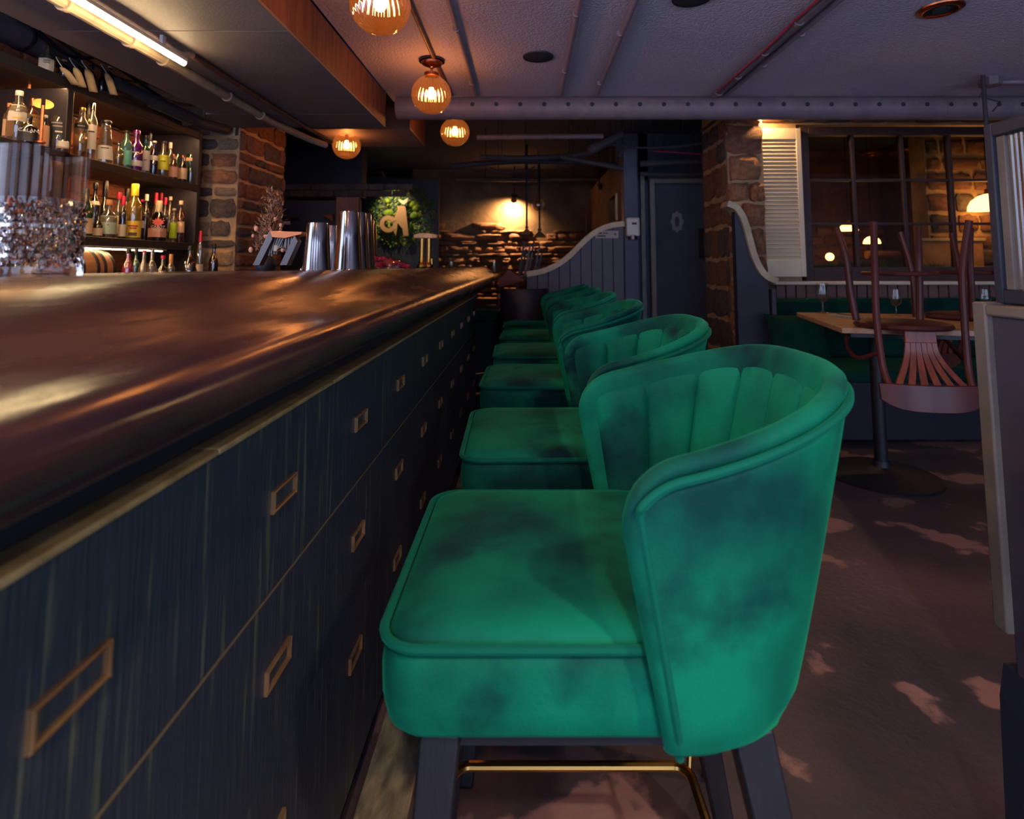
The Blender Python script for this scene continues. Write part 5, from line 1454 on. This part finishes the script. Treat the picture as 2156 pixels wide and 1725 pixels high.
# perforated metal stand
def pt3(x, y, X): return pX(x, y, X)
Xs = -.74
stn = thing('metal_stand', 'tilted grey metal stand with a perforated arch on the bar', 'stand', (Xs, pX(580, 540, Xs).y, ZC))
yq = pX(580, 540, Xs).y; sc1 = yq / FPX
def P2(px_, py_, dy=0.0):    # in the plane Y = yq + dy
    return pY(px_, py_, yq + dy)
def slab(pix, d0, d1, name, m, bev=.001):
    a = [P2(x, y, d0) for x, y in pix]; c = [p + Vector((0, d1 - d0, 0)) for p in a]
    k = len(a)
    for v in a + c: v.z = max(v.z, ZC + .0005)
    return MB().add(a + c, [tuple(range(k)), tuple(range(2 * k - 1, k - 1, -1))] + [(i, (i + 1) % k, k + (i + 1) % k, k + i) for i in range(k)]).build(name, m, stn, bevel=bev, seg=1)
slab([(531, 559), (546, 559), (574, 503), (567, 486)], 0, .03, 'side_leg', 'steel_dull')
slab([(588, 559), (604, 559), (627, 508), (620, 494)], 0, .03, 'side_leg', 'steel_dull')
slab([(567, 486), (572, 500), (600, 502), (624, 496), (634, 494), (636, 488)], .0, .06, 'top_plate', 'copper')
# perforated web: lattice of small bars following an arch
for k in range(9):
    f = k / 8
    a = P2(574 + 46 * f, 500, .012); c = P2(568 + 40 * f + (8 if f > .5 else -2), 520 + 26 * abs(f - .45) * 1.6, .012)
    MB().bar(a, c, .0022, .004).build('web_bar', 'steel_dull', stn)
    a = P2(620 - 46 * f, 500, .016); c = P2(626 - 40 * f - 14, 522 + 22 * abs(f - .5) * 1.6, .016)
    MB().bar(a, c, .0022, .004).build('web_bar', 'steel_dull', stn)
arch = [P2(584 + 12 - 12 * math.cos(g) - 2, 536 - 15 * math.sin(g), .012) for g in [math.pi * k / 10 for k in range(11)]]
MB().loft(arch, .003, 6).build('arch_rim', 'steel_dull', stn)
MB().lathe([(0, 0), (.011, 0), (.011, .016), (.006, .022), (0, .022)], P2(583, 529, .02), 14).build('knob', 'cap_beige', stn)

# brass tap tower
Xt = -.76; q = pX(896, 540, Xt); dd = q.y / FPX
tp = thing('beer_tap', 'brass T shaped beer tap with twin columns on the bar', 'tap', (Xt, q.y, ZC))
for s, px_ in ((-1, 888), (1, 903)):
    x_ = pY(px_, 540, q.y).x; zt2 = pY(px_, 500, q.y).z
    MB().lathe([(0, 0), (.034, 0), (.036, .004), (.036, .022), (.030, .026), (.024, .032), (.020, .05), (.018, .09), (.018, zt2 - ZC)], (x_, q.y, ZC), 24).build('column', 'brass', tp)
za, zb4 = pY(896, 502, q.y).z, pY(896, 492, q.y).z
xa, xb_ = pY(872, 500, q.y).x, pY(921, 500, q.y).x
MB().prism([(xa, za), (xb_, za), (xb_, zb4 - .008), (xa + .6 * (xb_ - xa), zb4 + .004), (xa + .3 * (xb_ - xa), zb4 + .004), (xa, zb4 - .01)], 'Y', q.y - .03, q.y + .03).build('cross_head', 'old_brass', tp, bevel=.003)
for f in (.25, .5, .8):
    MB().ball((xa + (xb_ - xa) * f, q.y - .02, zb4 + .004), .006).build('screw', 'brass', tp)
p = pY(910, 553, q.y + .02)
MB().cyl((p.x, q.y + .0, ZC), (p.x, q.y, p.z + .03), .010, n=12).build('side_knob', 'brass', tp)

# bag of pink berries
Xg = -.72; q = pX(820, 548, Xg)
bg_ = thing('berry_bag', 'clear bag of pink berries lying on the bar beside the shaker tins', 'bag', (Xg, q.y, ZC))
mat('berry', (196, 40, 80), .35, col2=(150, 24, 62), scale=20); glassy('plastic_film', (250, 225, 232), gloss=.12, rough=.06)
xa, xb_ = pY(786, 550, q.y).x, pY(866, 550, q.y).x
R_ = random.Random(4)
for k in range(46):
    f = R_.random(); x = xa + (xb_ - xa) * f; hmax = .058 * (1 - f ** 2.4) + .012
    MB().ball((x * .92 + .08 * (xa + xb_) / 2, q.y + R_.uniform(-.05, .05), ZC + .013 + R_.random() * max(0, hmax - .024)), R_.uniform(.010, .014), 8, 5).build('berry', 'berry', bg_)
P = []
for i in range(17):
    f = i / 16; x = xa + (xb_ - xa) * f; h = .066 * max(0, 1 - f ** 2.6) ** .8 + .004; w = .075 * max(.05, 1 - f ** 4)
    P.append([(x, q.y + w * math.cos(g), ZC + .0015 + h * max(0, math.sin(g)) * (1 + .06 * noise.noise((x * 40, g * 3, 1)))) for g in [math.pi * k / 12 for k in range(13)]])
MB().grid(P).build('film', 'plastic_film', bg_, angle=60)
# small tumblers at the far end of the bar
for px_, w, ht, Xk, lab in ((950, 14, 12, -.75, 'small tumbler on the bar behind the brass tap'), (1054, 16, 24, -.36, 'grey tumbler at the far end of the bar rail')):
    q = pX(px_, 552, Xk)
    if q.y > 6.7: q.y = 6.7
    z_ = ZC if Xk < -.5 else 1.118
    t = thing('tumbler', lab, 'tumbler', (Xk, q.y, z_))
    r_ = w / 2 * q.y / FPX; h_ = ht * q.y / FPX
    MB().lathe([(0, 0), (r_ * .9, 0), (r_, .006), (r_, h_), (r_ * .9, h_), (r_ * .88, .012), (0, .012)], (Xk, q.y, z_), 18).build('wall', 'wine_glass', t, angle=60)
    MB().lathe([(0, .014), (r_ * .82, .014), (r_ * .82, h_ * .6), (0, h_ * .6)], (Xk, q.y, z_), 14).build('filling', 'lab_grey', t)

# dried flowers in a vase behind the bar
q = pX(562, 500, -.93)
vz = thing('dried_flowers', 'vase of dried grasses and pale blossoms in front of the stone pillar', 'dried flowers', (-.93, q.y, ZC))
mat('dry_stem', (120, 84, 60), .9); mat('dry_grass', (150, 112, 88), .95, col2=(120, 88, 74), scale=20); mat('blossom', (226, 158, 130), .8)
MB().lathe([(0, 0), (.03, 0), (.038, .02), (.033, .045), (.018, .06), (.021, .066)], (-.93, q.y, ZC), 20).build('vase', 'black_wood', vz)
R_ = random.Random(9); stems = []
for px_, py_ in ((552, 470), (566, 430), (572, 415), (580, 440), (588, 462), (560, 480), (545, 500), (583, 420), (594, 478), (540, 520), (530, 488), (575, 455)):
    e = pY(px_, py_, q.y + R_.uniform(-.06, .06)); b0 = Vector((-.93 + R_.uniform(-.006, .006), q.y, ZC + .06))
    mid = (b0 + e) / 2 + Vector((R_.uniform(-.02, .02), 0, .02))
    MB().loft(smooth_path([b0, mid, e], 4), .0016, 5).build('stem', 'dry_stem', vz); stems.append(e)
for e in stems[:8]:
    m_ = MB()
    for k in range(70):
        f = R_.random(); c = e + Vector((R_.gauss(0, .011), R_.gauss(0, .011), -.06 + .09 * f)); d_ = Vector((R_.uniform(-1, 1), R_.uniform(-1, 1), R_.uniform(.2, 1.4))).normalized() * .02
        s_ = Vector((R_.uniform(-1, 1), R_.uniform(-1, 1), 0)) * .0035
        m_.add([c - s_, c + s_, c + d_], [(0, 1, 2)])
    o = m_.build('plume', 'dry_grass', vz, smooth=False); o['kind'] = 'stuff'
for k in range(14):
    e = pY(R_.uniform(528, 600), R_.uniform(455, 540), q.y - .03)
    MB().ball(e, R_.uniform(.005, .008), 7, 5, (1, 1, 1.4)).build('blossom', 'blossom', vz)

# espresso machine and things in the dark behind the bar
Ym = 5.2
p = pY(640, 500, Ym)
em = thing('espresso_machine', 'black espresso machine with chrome bars in the dark behind the bar', 'espresso machine', (p.x, Ym + .2, .95))
x0, x1, z0, z1 = rectY(560, 420, 704, 560, Ym)
MB().box((x0, Ym + .05, .95), (x1, Ym + .45, z1)).build('body', 'black_paint', em, bevel=.01)
for y_, xa_, xb2, r_, m in ((461, 584, 608, .012, 'brass'), (461, 612, 630, .012, 'brass'), (469.5, 586, 610, .016, 'cap_white'), (469.5, 575, 584, .018, 'chrome'), (476, 578, 590, .012, 'brass')):
    a = pY(xa_, y_, Ym); c = pY(xb2, y_, Ym)
    MB().cyl((a.x, Ym, a.z), (c.x, Ym, a.z), r_, n=14).build('handle_bar', m, em)
MB().prism([(pY(678, 452, Ym).x, pY(678, 453, Ym).z), (pY(700, 452, Ym).x, pY(700, 452, Ym).z), (pY(700, 466, Ym).x, pY(700, 466, Ym).z)], 'Y', Ym + .0, Ym + .04).build('side_fin', 'copper', em)
tag(MB().box((-2.4, Ym - .3, 0), (-1.2, Ym + .6, .95)).build('rear_counter', 'black_paint', bevel=.006), 'black counter under the espresso machine', 'counter')
x0, x1, z0, z1 = rectY(708, 415, 752, 560, 5.0)
bx = thing('standing_board', 'plain brown board standing behind the tall shaker tins', 'board', ((x0 + x1) / 2, 5.0, .95))
MB().box((x0, 5.0, .95), (x1, 5.03, z1)).build('panel', 'soffit_face', bx, bevel=.003)
MB().box((x0 - .01, 5.03, .95), (x1 + .01, 5.05, z1 - .02)).build('backing', 'black_wood', bx)
# header beam over the rear bar
hb_ = struct(thing('header_beam', 'dark brick header over the espresso corner', None, (-1.9, 6.2, 1.98), kind='structure'))
x0, x1, z0, z1 = rectY(580, 385, 760, 415, 6.2)
MB().box((x0 - .3, 6.22, z0), (x1, 6.4, 2.62)).build('core', 'black_paint', hb_, smooth=False)
for k in range(9):
    MB().box((x0 + k * .16 + .004, 6.2, z0 + .005), (x0 + (k + 1) * .16 - .004, 6.23, z0 + .07)).build('brick', 'stone_dark', hb_, bevel=.004, seg=1)
    MB().box((x0 + k * .16 + .07, 6.2, z0 + .08), (x0 + (k + 1) * .16 + .062, 6.23, z0 + .145)).build('brick', 'stone_dark', hb_, bevel=.004, seg=1)

# ------------------------------------------------------------------ moss wall sign
YM = 7.6
x0, x1, z0, z1 = rectY(768, 378, 922, 566, YM)
mw = thing('moss_sign', 'living moss panel with a pale letter and keyhole logo', 'sign', ((x0 + x1) / 2, YM, z0))
MB().box((x0, YM, 0), (x1, YM + .08, z1)).build('backboard', 'black_paint', mw, smooth=False)
R_ = random.Random(12); leaves = {'leaf_green': MB(), 'leaf_yellow': MB(), 'moss': MB()}
for k in range(2600):
    px_, py_ = R_.uniform(772, 918), R_.uniform(392, 520)
    dx, dy = (px_ - 846) / 74, (py_ - 455) / 66
    if dx * dx + dy * dy > 1.0 + R_.uniform(-.12, .08): continue
    c = pY(px_, py_, YM - R_.uniform(.005, .06)); s = R_.uniform(.010, .026)
    d_ = Vector((R_.uniform(-1, 1), R_.uniform(-1, .1), R_.uniform(-1.2, .6))).normalized() * s
    n_ = Vector((R_.uniform(-1, 1), R_.uniform(-.3, .3), R_.uniform(-1, 1))).normalized() * s * .45
    leaves[R_.choice(('leaf_green', 'leaf_green', 'leaf_yellow'))].add([c - d_, c + n_, c + d_, c - n_], [(0, 1, 2, 3)])
for nm in ('leaf_green', 'leaf_yellow'):
    o = leaves[nm].build('foliage', nm, mw, smooth=False); o['kind'] = 'stuff'
for px_, py_, rx, ry in ((818, 450, 12, 9), (812, 486, 11, 8), (872, 455, 9, 8), (816, 424, 6, 7), (878, 438, 10, 8), (862, 480, 6, 14), (868, 430, 12, 8)):
    c = pY(px_, py_, YM - .03); k = YM / FPX
    MB().ball(c, 1.0, 12, 8, (rx * k, .045, ry * k)).build('moss_clump', 'moss', mw)
def flat(pix, y, th, name, m):
    pts_ = [pY(a, b_, y) for a, b_ in pix]
    MB().prism([(p.x, p.z) for p in pts_], 'Y', y - th, y).build(name, m, mw, smooth=False)
YL = YM - .085
flat([(836, 434), (853, 434), (855, 440), (861, 497), (850, 497), (848, 482), (840, 470), (838, 466), (837, 480), (834, 497), (826, 480), (832, 456), (838, 440)], YL, .02, 'letter', 'logo_copper')
flat([(839, 420), (850, 423), (861, 416), (858, 425), (851, 432), (845, 428)], YL, .02, 'bird', 'logo_pale')
ring = []
cx, cy = 818, 472
for s, rr in ((1, 17), (-1, 8.5)):
    seq = [math.radians(25 + 300 * k / 20) for k in range(21)]
    if s < 0: seq = seq[::-1]
    ring += [(cx + rr * 1.05 * math.cos(g), cy - rr * 1.05 * math.sin(g)) for g in seq]
flat(ring, YL - .004, .02, 'ring_letter', 'logo_copper')
flat([(812, 462), (822, 459), (827, 466), (821, 470), (823, 479), (817, 478), (818, 469)], YL - .006, .015, 'keyhole', 'leaf_yellow')
flat([(830, 462), (843, 468), (850, 480), (846, 480), (838, 470), (829, 466)], YL - .006, .015, 'arc', 'logo_copper')
# little picture spotlight over the sign
p = pY(800, 358, YM - .5)
t = thing('picture_light', 'small dark spotlight above the moss sign', 'spotlight', (p.x, YM - .5, p.z))
MB().cyl((p.x, YM - .5, p.z), (p.x + .02, YM - .42, p.z - .06), .03, .036, 14).build('can', 'black_wood', t)
MB().cyl((p.x, YM - .5, p.z), (p.x, YM - .5, 2.62), .008).build('stem', 'black_wood', t)
sp = bpy.data.lights.new('sign_beam', 'SPOT'); sp.energy = 26; sp.color = (1, .86, .45); sp.spot_size = math.radians(70); sp.spot_blend = .7; sp.shadow_soft_size = .03
so = bpy.data.objects.new('sign_beam', sp); COL.objects.link(so); so.parent = t; so.location = (.02, .09, -.08)
tgt = pY(835, 455, YM); d_ = (tgt - (Vector(t.location) + Vector(so.location))); so.rotation_euler = d_.to_track_quat('-Z', 'Y').to_euler()

# ------------------------------------------------------------------ far booth: glow, pendants, stacked chairs
p = pY(1083, 412, YF - .22)
t = thing('wall_spotlight', 'small black spotlight washing the far stone wall', 'spotlight', (p.x, p.y, p.z))
MB().cyl(p, p + Vector((-.01, .07, -.07)), .04, .045, 16).build('can', 'black_wood', t)
MB().cyl(p, (p.x, p.y, 2.62), .008).build('stem', 'black_wood', t)
sp = bpy.data.lights.new('wall_beam', 'SPOT'); sp.energy = 110; sp.color = (1, .62, .28); sp.spot_size = math.radians(160); sp.spot_blend = 1.0; sp.shadow_soft_size = .02
so = bpy.data.objects.new('wall_beam', sp); COL.objects.link(so); so.parent = t; so.location = (-.01, .09, -.10)
d_ = pY(1078, 452, YF) - (p + Vector(so.location)); so.rotation_euler = d_.to_track_quat('-Z', 'Y').to_euler()

mat('smoke_shade', (176, 138, 86), .35, .3)
glassy('clear_bulb', (250, 236, 210), gloss=.18, rough=.03)
def pend(px_, ytop_, py_, w, Y, lab):
    p = pY(px_, py_, Y); r_ = w / 2 * Y / FPX
    t = thing('pendant_lamp', lab, 'pendant lamp', (p.x, Y, p.z), 'smoky glass pendants over the far booth')
    MB().lathe([(r_, 0), (r_ * .95, r_ * .22), (r_ * .62, r_ * .62), (r_ * .25, r_ * .9), (r_ * .22, r_ * 1.15), (0, r_ * 1.15)], (p.x, Y, p.z), 24).build('shade', 'smoke_shade', t)
    MB().lathe([(r_ * .3, 0), (r_ * .3, r_ * .3), (0, r_ * .34)], (p.x, Y, p.z + r_ * 1.1), 14).build('cap', 'black_wood', t)
    MB().cyl((p.x, Y, p.z + r_ * 1.3), (p.x, Y, 2.62), .012, n=8).build('rod', 'black_wood', t)
pend(1109, 380, 494, 24, 6.6, 'smoky dome pendant on the thick rod in front of the glowing stones')
pend(1136, 380, 500, 26, 7.2, 'smoky dome pendant on the thin rod right of the glowing stones')
p = pY(1133, 432, 6.9)
t = thing('pendant_lamp', 'clear round glass globe pendant above the far booth', 'pendant lamp', (p.x, 6.9, p.z - .075))
MB().ball(p, .075, 24, 14).build('globe', 'clear_bulb', t)
MB().cyl((p.x, 6.9, p.z + .07), (p.x, 6.9, 2.62), .004, n=6).build('cord', 'black_cable', t)
MB().cyl((p.x, 6.9, p.z + .02), (p.x, 6.9, p.z + .09), .018, n=10).build('socket', 'brass', t)
# stacked chairs leaning: legs in the air
for k, (px_, lab) in enumerate(((1098, 'first dark chair turned up by the bar end, legs in the air'), (1118, 'second dark chair turned up by the bar end, legs in the air'))):
    Yc = 6.5 + .45 * k; t = thing('upturned_chair', lab, 'chair', (pY(px_ + 5, 575, Yc).x, Yc, .70), 'dark chairs stacked by the far booth')
    base = pY(px_, 580, Yc)
    for j, (dx, dy) in enumerate(((0, 0), (12, 0), (4, .32), (17, .32))):
        a = pY(px_ - 6 + dx, 585, Yc + dy); c = pY(px_ + 6 + dx, 508 + 8 * j, Yc + dy)
        MB().bar(a, c, .028, .028, w1=.022, d1=.022).build('leg', 'bentwood' if j % 2 else 'black_wood', t)
    a = pY(px_ - 12, 582, Yc - .04); c = pY(px_ + 18, 592, Yc + .38)
    MB().box((a.x, a.y, a.z - .045), (c.x, c.y, a.z)).build('seat', 'black_wood', t, bevel=.01)
    MB().box((a.x, a.y, .70), (a.x + .03, a.y + .03, a.z - .03)).build('back_post', 'black_wood', t)
    MB().box((c.x - .03, a.y, .70), (c.x, a.y + .03, a.z - .03)).build('back_post', 'black_wood', t)
# table that carries them
bt2 = thing('booth_table', 'dark booth table carrying the turned up chairs', 'table', (.17, 6.9, 0))
MB().box((-.15, 6.36, .66), (.50, 7.4, .70)).build('table_top', 'black_wood', bt2, bevel=.006)
MB().cyl((.17, 6.9, .02), (.17, 6.9, .66), .04).build('column', 'black_wood', bt2)
MB().lathe([(0, 0), (.25, 0), (.25, .015), (.05, .04), (.04, .06)], (.17, 6.9, 0), 28).build('base', 'black_wood', bt2)
# dark barrel chair at the end of the bar with a brown folded menu on it
q = pY(1100, 640, 5.3)
ac = thing('barrel_chair', 'dark green barrel chair in shadow past the last bar stool', 'chair', (q.x, 5.19, 0))
P = []
for i in range(25):
    g = math.radians(-200 + 220 * i / 24); row = []
    for rr, z in ((.215, .50), (.22, .70), (.215, .98), (.20, 1.0), (.18, .98), (.175, .70), (.17, .50)):
        row.append((q.x + .02 + rr * math.cos(g), 5.19 + rr * math.sin(g), z))
    P.append(row)
MB().grid(P, closev=True).build('back_shell', 'black_paint', ac, angle=60)
MB().lathe([(0, .46), (.15, .46), (.168, .50), (.16, .56), (0, .57)], (q.x + .02, 5.19, 0), 28).build('seat', 'black_paint', ac)
for k in range(4):
    g = math.radians(45 + 90 * k); MB().cyl((q.x + .02 + .14 * math.cos(g), 5.19 + .14 * math.sin(g), .47), (q.x + .02 + .2 * math.cos(g), 5.19 + .2 * math.sin(g), 0), .018, .012).build('leg', 'black_wood', ac)
mat('menu_brown', (112, 62, 56), .7, col2=(96, 52, 50), scale=8)
a, c, e, f = pY(1071, 568, 5.2), pY(1105, 590, 5.2), pY(1050, 606, 5.22), pY(1050, 590, 5.2)
mn = MB().add([f, a, c, e, f + Vector((0, .006, 0)), a + Vector((0, .006, 0)), c + Vector((0, .006, 0)), e + Vector((0, .006, 0))],
              [(0, 1, 2, 3), (7, 6, 5, 4), (0, 4, 5, 1), (1, 5, 6, 2), (2, 6, 7, 3), (3, 7, 4, 0)]).build('folded_menu', 'menu_brown')
tag(mn, 'brown folded flap standing at the end of the bar', 'menu')
# green bench at the far end
x0, x1, z0, z1 = rectY(1006, 655, 1150, 680, 5.9)
fb = thing('far_bench', 'long green velvet bench beyond the last bar stool', 'bench', ((x0 + x1) / 2, 6.1, 0))
MB().box((x0 - .1, 5.9, z0), (x1 + .1, 6.3, z1)).build('seat', 'velvet', fb, bevel=.03, seg=3)
MB().box((x0 - .08, 5.95, 0), (x1 + .08, 6.28, z0)).build('plinth', 'black_paint', fb, smooth=False)
p = pY(1050, 629, 5.6)
t = thing('table_candle', 'small pale candle in a red glass beyond the bar end', 'candle', (p.x, 5.6, p.z - .06))
MB().cyl((p.x, 5.6, p.z - .06), (p.x, 5.6, p.z + .0), .026, n=16).build('holder', 'g_pink', t)
MB().cyl((p.x, 5.6, p.z + .0), (p.x, 5.6, p.z + .045), .018, n=14).build('wax', 'cap_beige', t)
tag(MB().box((p.x - .12, 5.48, p.z - .085), (p.x + .12, 5.72, p.z - .06)).build('side_table', 'black_wood', bevel=.004), 'small dark shelf under the pale candle', 'table')

# dispenser and plate on the post
x0, x1, z0, z1 = rectY(1316, 459, 1345, 505, YP - .01)
ds = thing('soap_dispenser', 'white wall dispenser on the black post', 'dispenser', ((x0 + x1) / 2, YP, z0))
MB().box((x0, YP - .09, z0 + .03), (x1, YP, z1)).build('housing', 'white_plastic', ds, bevel=.02, seg=3)
MB().cyl(((x0 + x1) / 2, YP - .05, z0), ((x0 + x1) / 2, YP - .05, z0 + .04), .042, n=18).build('spout_cup', 'steel_dull', ds)
MB().box((x0 + .05, YP - .095, z1 - .07), (x1 - .035, YP - .088, z1 - .05)).build('window', 'ink', ds)
x0, x1, z0, z1 = rectY(1253, 486, 1302, 502, YP - .02)
sg = thing('sign_plate', 'small pale plate with dark print below the swooping cap', 'sign', ((x0 + x1) / 2, YP - .02, z0))
MB().box((x0, YP - .03, z0), (x1, YP - .0125, z1)).build('plate', 'grey_trim', sg, bevel=.002)
for (fa, fb_, za_, zb_2) in ((.08, .28, .55, .8), (.32, .55, .6, .75), (.08, .45, .2, .4)):
    MB().box((x0 + (x1 - x0) * fa, YP - .0315, z0 + (z1 - z0) * za_), (x0 + (x1 - x0) * fb_, YP - .0295, z0 + (z1 - z0) * zb_2)).build('print', 'ink', sg)
MB().ball((x0 + (x1 - x0) * .86, YP - .034, (z0 + z1) / 2), .012).build('lamp_dot', 'chrome', sg)
# pink dried bunch on the far wall corner
p = pY(1235, 450, YF - .25)
t = thing('pink_bouquet', 'bunch of dusty pink dried flowers in the far corner', 'flowers', (p.x, p.y, p.z - .25))
m_ = MB(); R_ = random.Random(6)
for k in range(260):
    d_ = Vector((R_.gauss(0, .05), R_.gauss(0, .04), R_.gauss(0, .075))); c = p + d_; s = Vector((R_.uniform(-1, 1), R_.uniform(-1, 1), R_.uniform(-1, 1))) * .012; s2 = Vector((R_.uniform(-1, 1), R_.uniform(-1, 1), R_.uniform(-1, 1))) * .012
    m_.add([c, c + s, c + s2], [(0, 1, 2)])
o = m_.build('petals', mat('dusty_pink', (150, 62, 78), .8), t, smooth=False); o['kind'] = 'stuff'
MB().cyl((p.x, p.y, p.z - .25), (p.x, p.y, p.z), .012).build('stem', 'dry_stem', t)

# ------------------------------------------------------------------ pipes under the high rear ceiling
def hpipe(xa, ya, xb_, yb_, Y, r, m, lab, sag=0.0, name='ceiling_pipe', cat='pipe', clips=()):
    a, c = pY(xa, ya, Y), pY(xb_, yb_, Y); mid = (a + c) / 2 - Vector((0, 0, sag))
    t = thing(name, lab, cat, tuple((a + c) / 2))
    MB().loft(smooth_path([a, (a + mid) / 2 - Vector((0, 0, sag * .25)), mid, (mid + c) / 2 - Vector((0, 0, sag * .25)), c], 6) if sag else [a, c], r, 10).build('tube', m, t)
    if cat == 'pipe' or True:
        for f in (.2, .8):
            h_ = a + (c - a) * f; MB().cyl((h_.x, h_.y, h_.z - sag * .55), (h_.x, h_.y, 2.62), .004, n=6).build('hanger', 'black_cable', t)
    for f in clips:
        q_ = a + (c - a) * f; MB().cyl(q_ - Vector((.012, 0, 0)), q_ + Vector((.012, 0, 0)), r * 1.25, n=12).build('clip', m, t)
hpipe(1004, 289, 1270, 287, 4.6, .021, 'grey_pipe', 'straight grey pipe just below the duct', clips=(.58,))
hpipe(1010, 330, 1245, 322, 5.4, .026, 'dark_pipe', 'dark lagged pipe under the rear ceiling', sag=.03)
hpipe(950, 350, 1310, 350, 5.8, .03, 'dark_pipe', 'fat dark pipe bundle sagging across the rear ceiling', sag=-.05)
hpipe(1180, 330, 1312, 356, 5.2, .022, 'dark_pipe', 'dark bent pipe with a bright joint near the black post', clips=(.05,))
hpipe(1030, 352, 1125, 352, 5.5, .006, 'black_cable', 'thin drooping cable under the rear pipes', sag=.06, name='cable', cat='cable')
hpipe(1272, 303, 1480, 301, 5.0, .012, 'dark_pipe', 'wavy grey cable above the door', sag=.04, name='cable', cat='cable')
hpipe(1375, 318, 1486, 325, 5.2, .005, 'red_cable', 'red cable above the black door', sag=-.0, name='cable', cat='cable')
hpipe(1348, 345, 1490, 340, 5.3, .03, 'dark_pipe', 'upper fat dark pipe above the black door')
hpipe(1348, 366, 1490, 366, 5.4, .022, 'dark_pipe', 'lower dark pipe above the black door', sag=.01)
hpipe(1240, 318, 1310, 282, 4.7, .04, 'dark_pipe', 'dark slanting duct stub near the black post')
hpipe(1303, 330, 1338, 283, 5.0, .012, 'dark_pipe', 'dark diagonal strut meeting the black post')
hpipe(960, 378, 1270, 378, 7.4, .03, 'soffit_face', 'brown pipe above the far glowing wall')
p = pY(1262, 388, 7.0); 
t = thing('wall_spotlight', 'tiny dark spotlight in the far ceiling corner', 'spotlight', tuple(p))
MB().cyl(p, p + Vector((.02, .03, -.05)), .03, .034, 12).build('can', 'black_wood', t)
MB().cyl(p, (p.x, p.y, 2.62), .008).build('stem', 'black_wood', t)
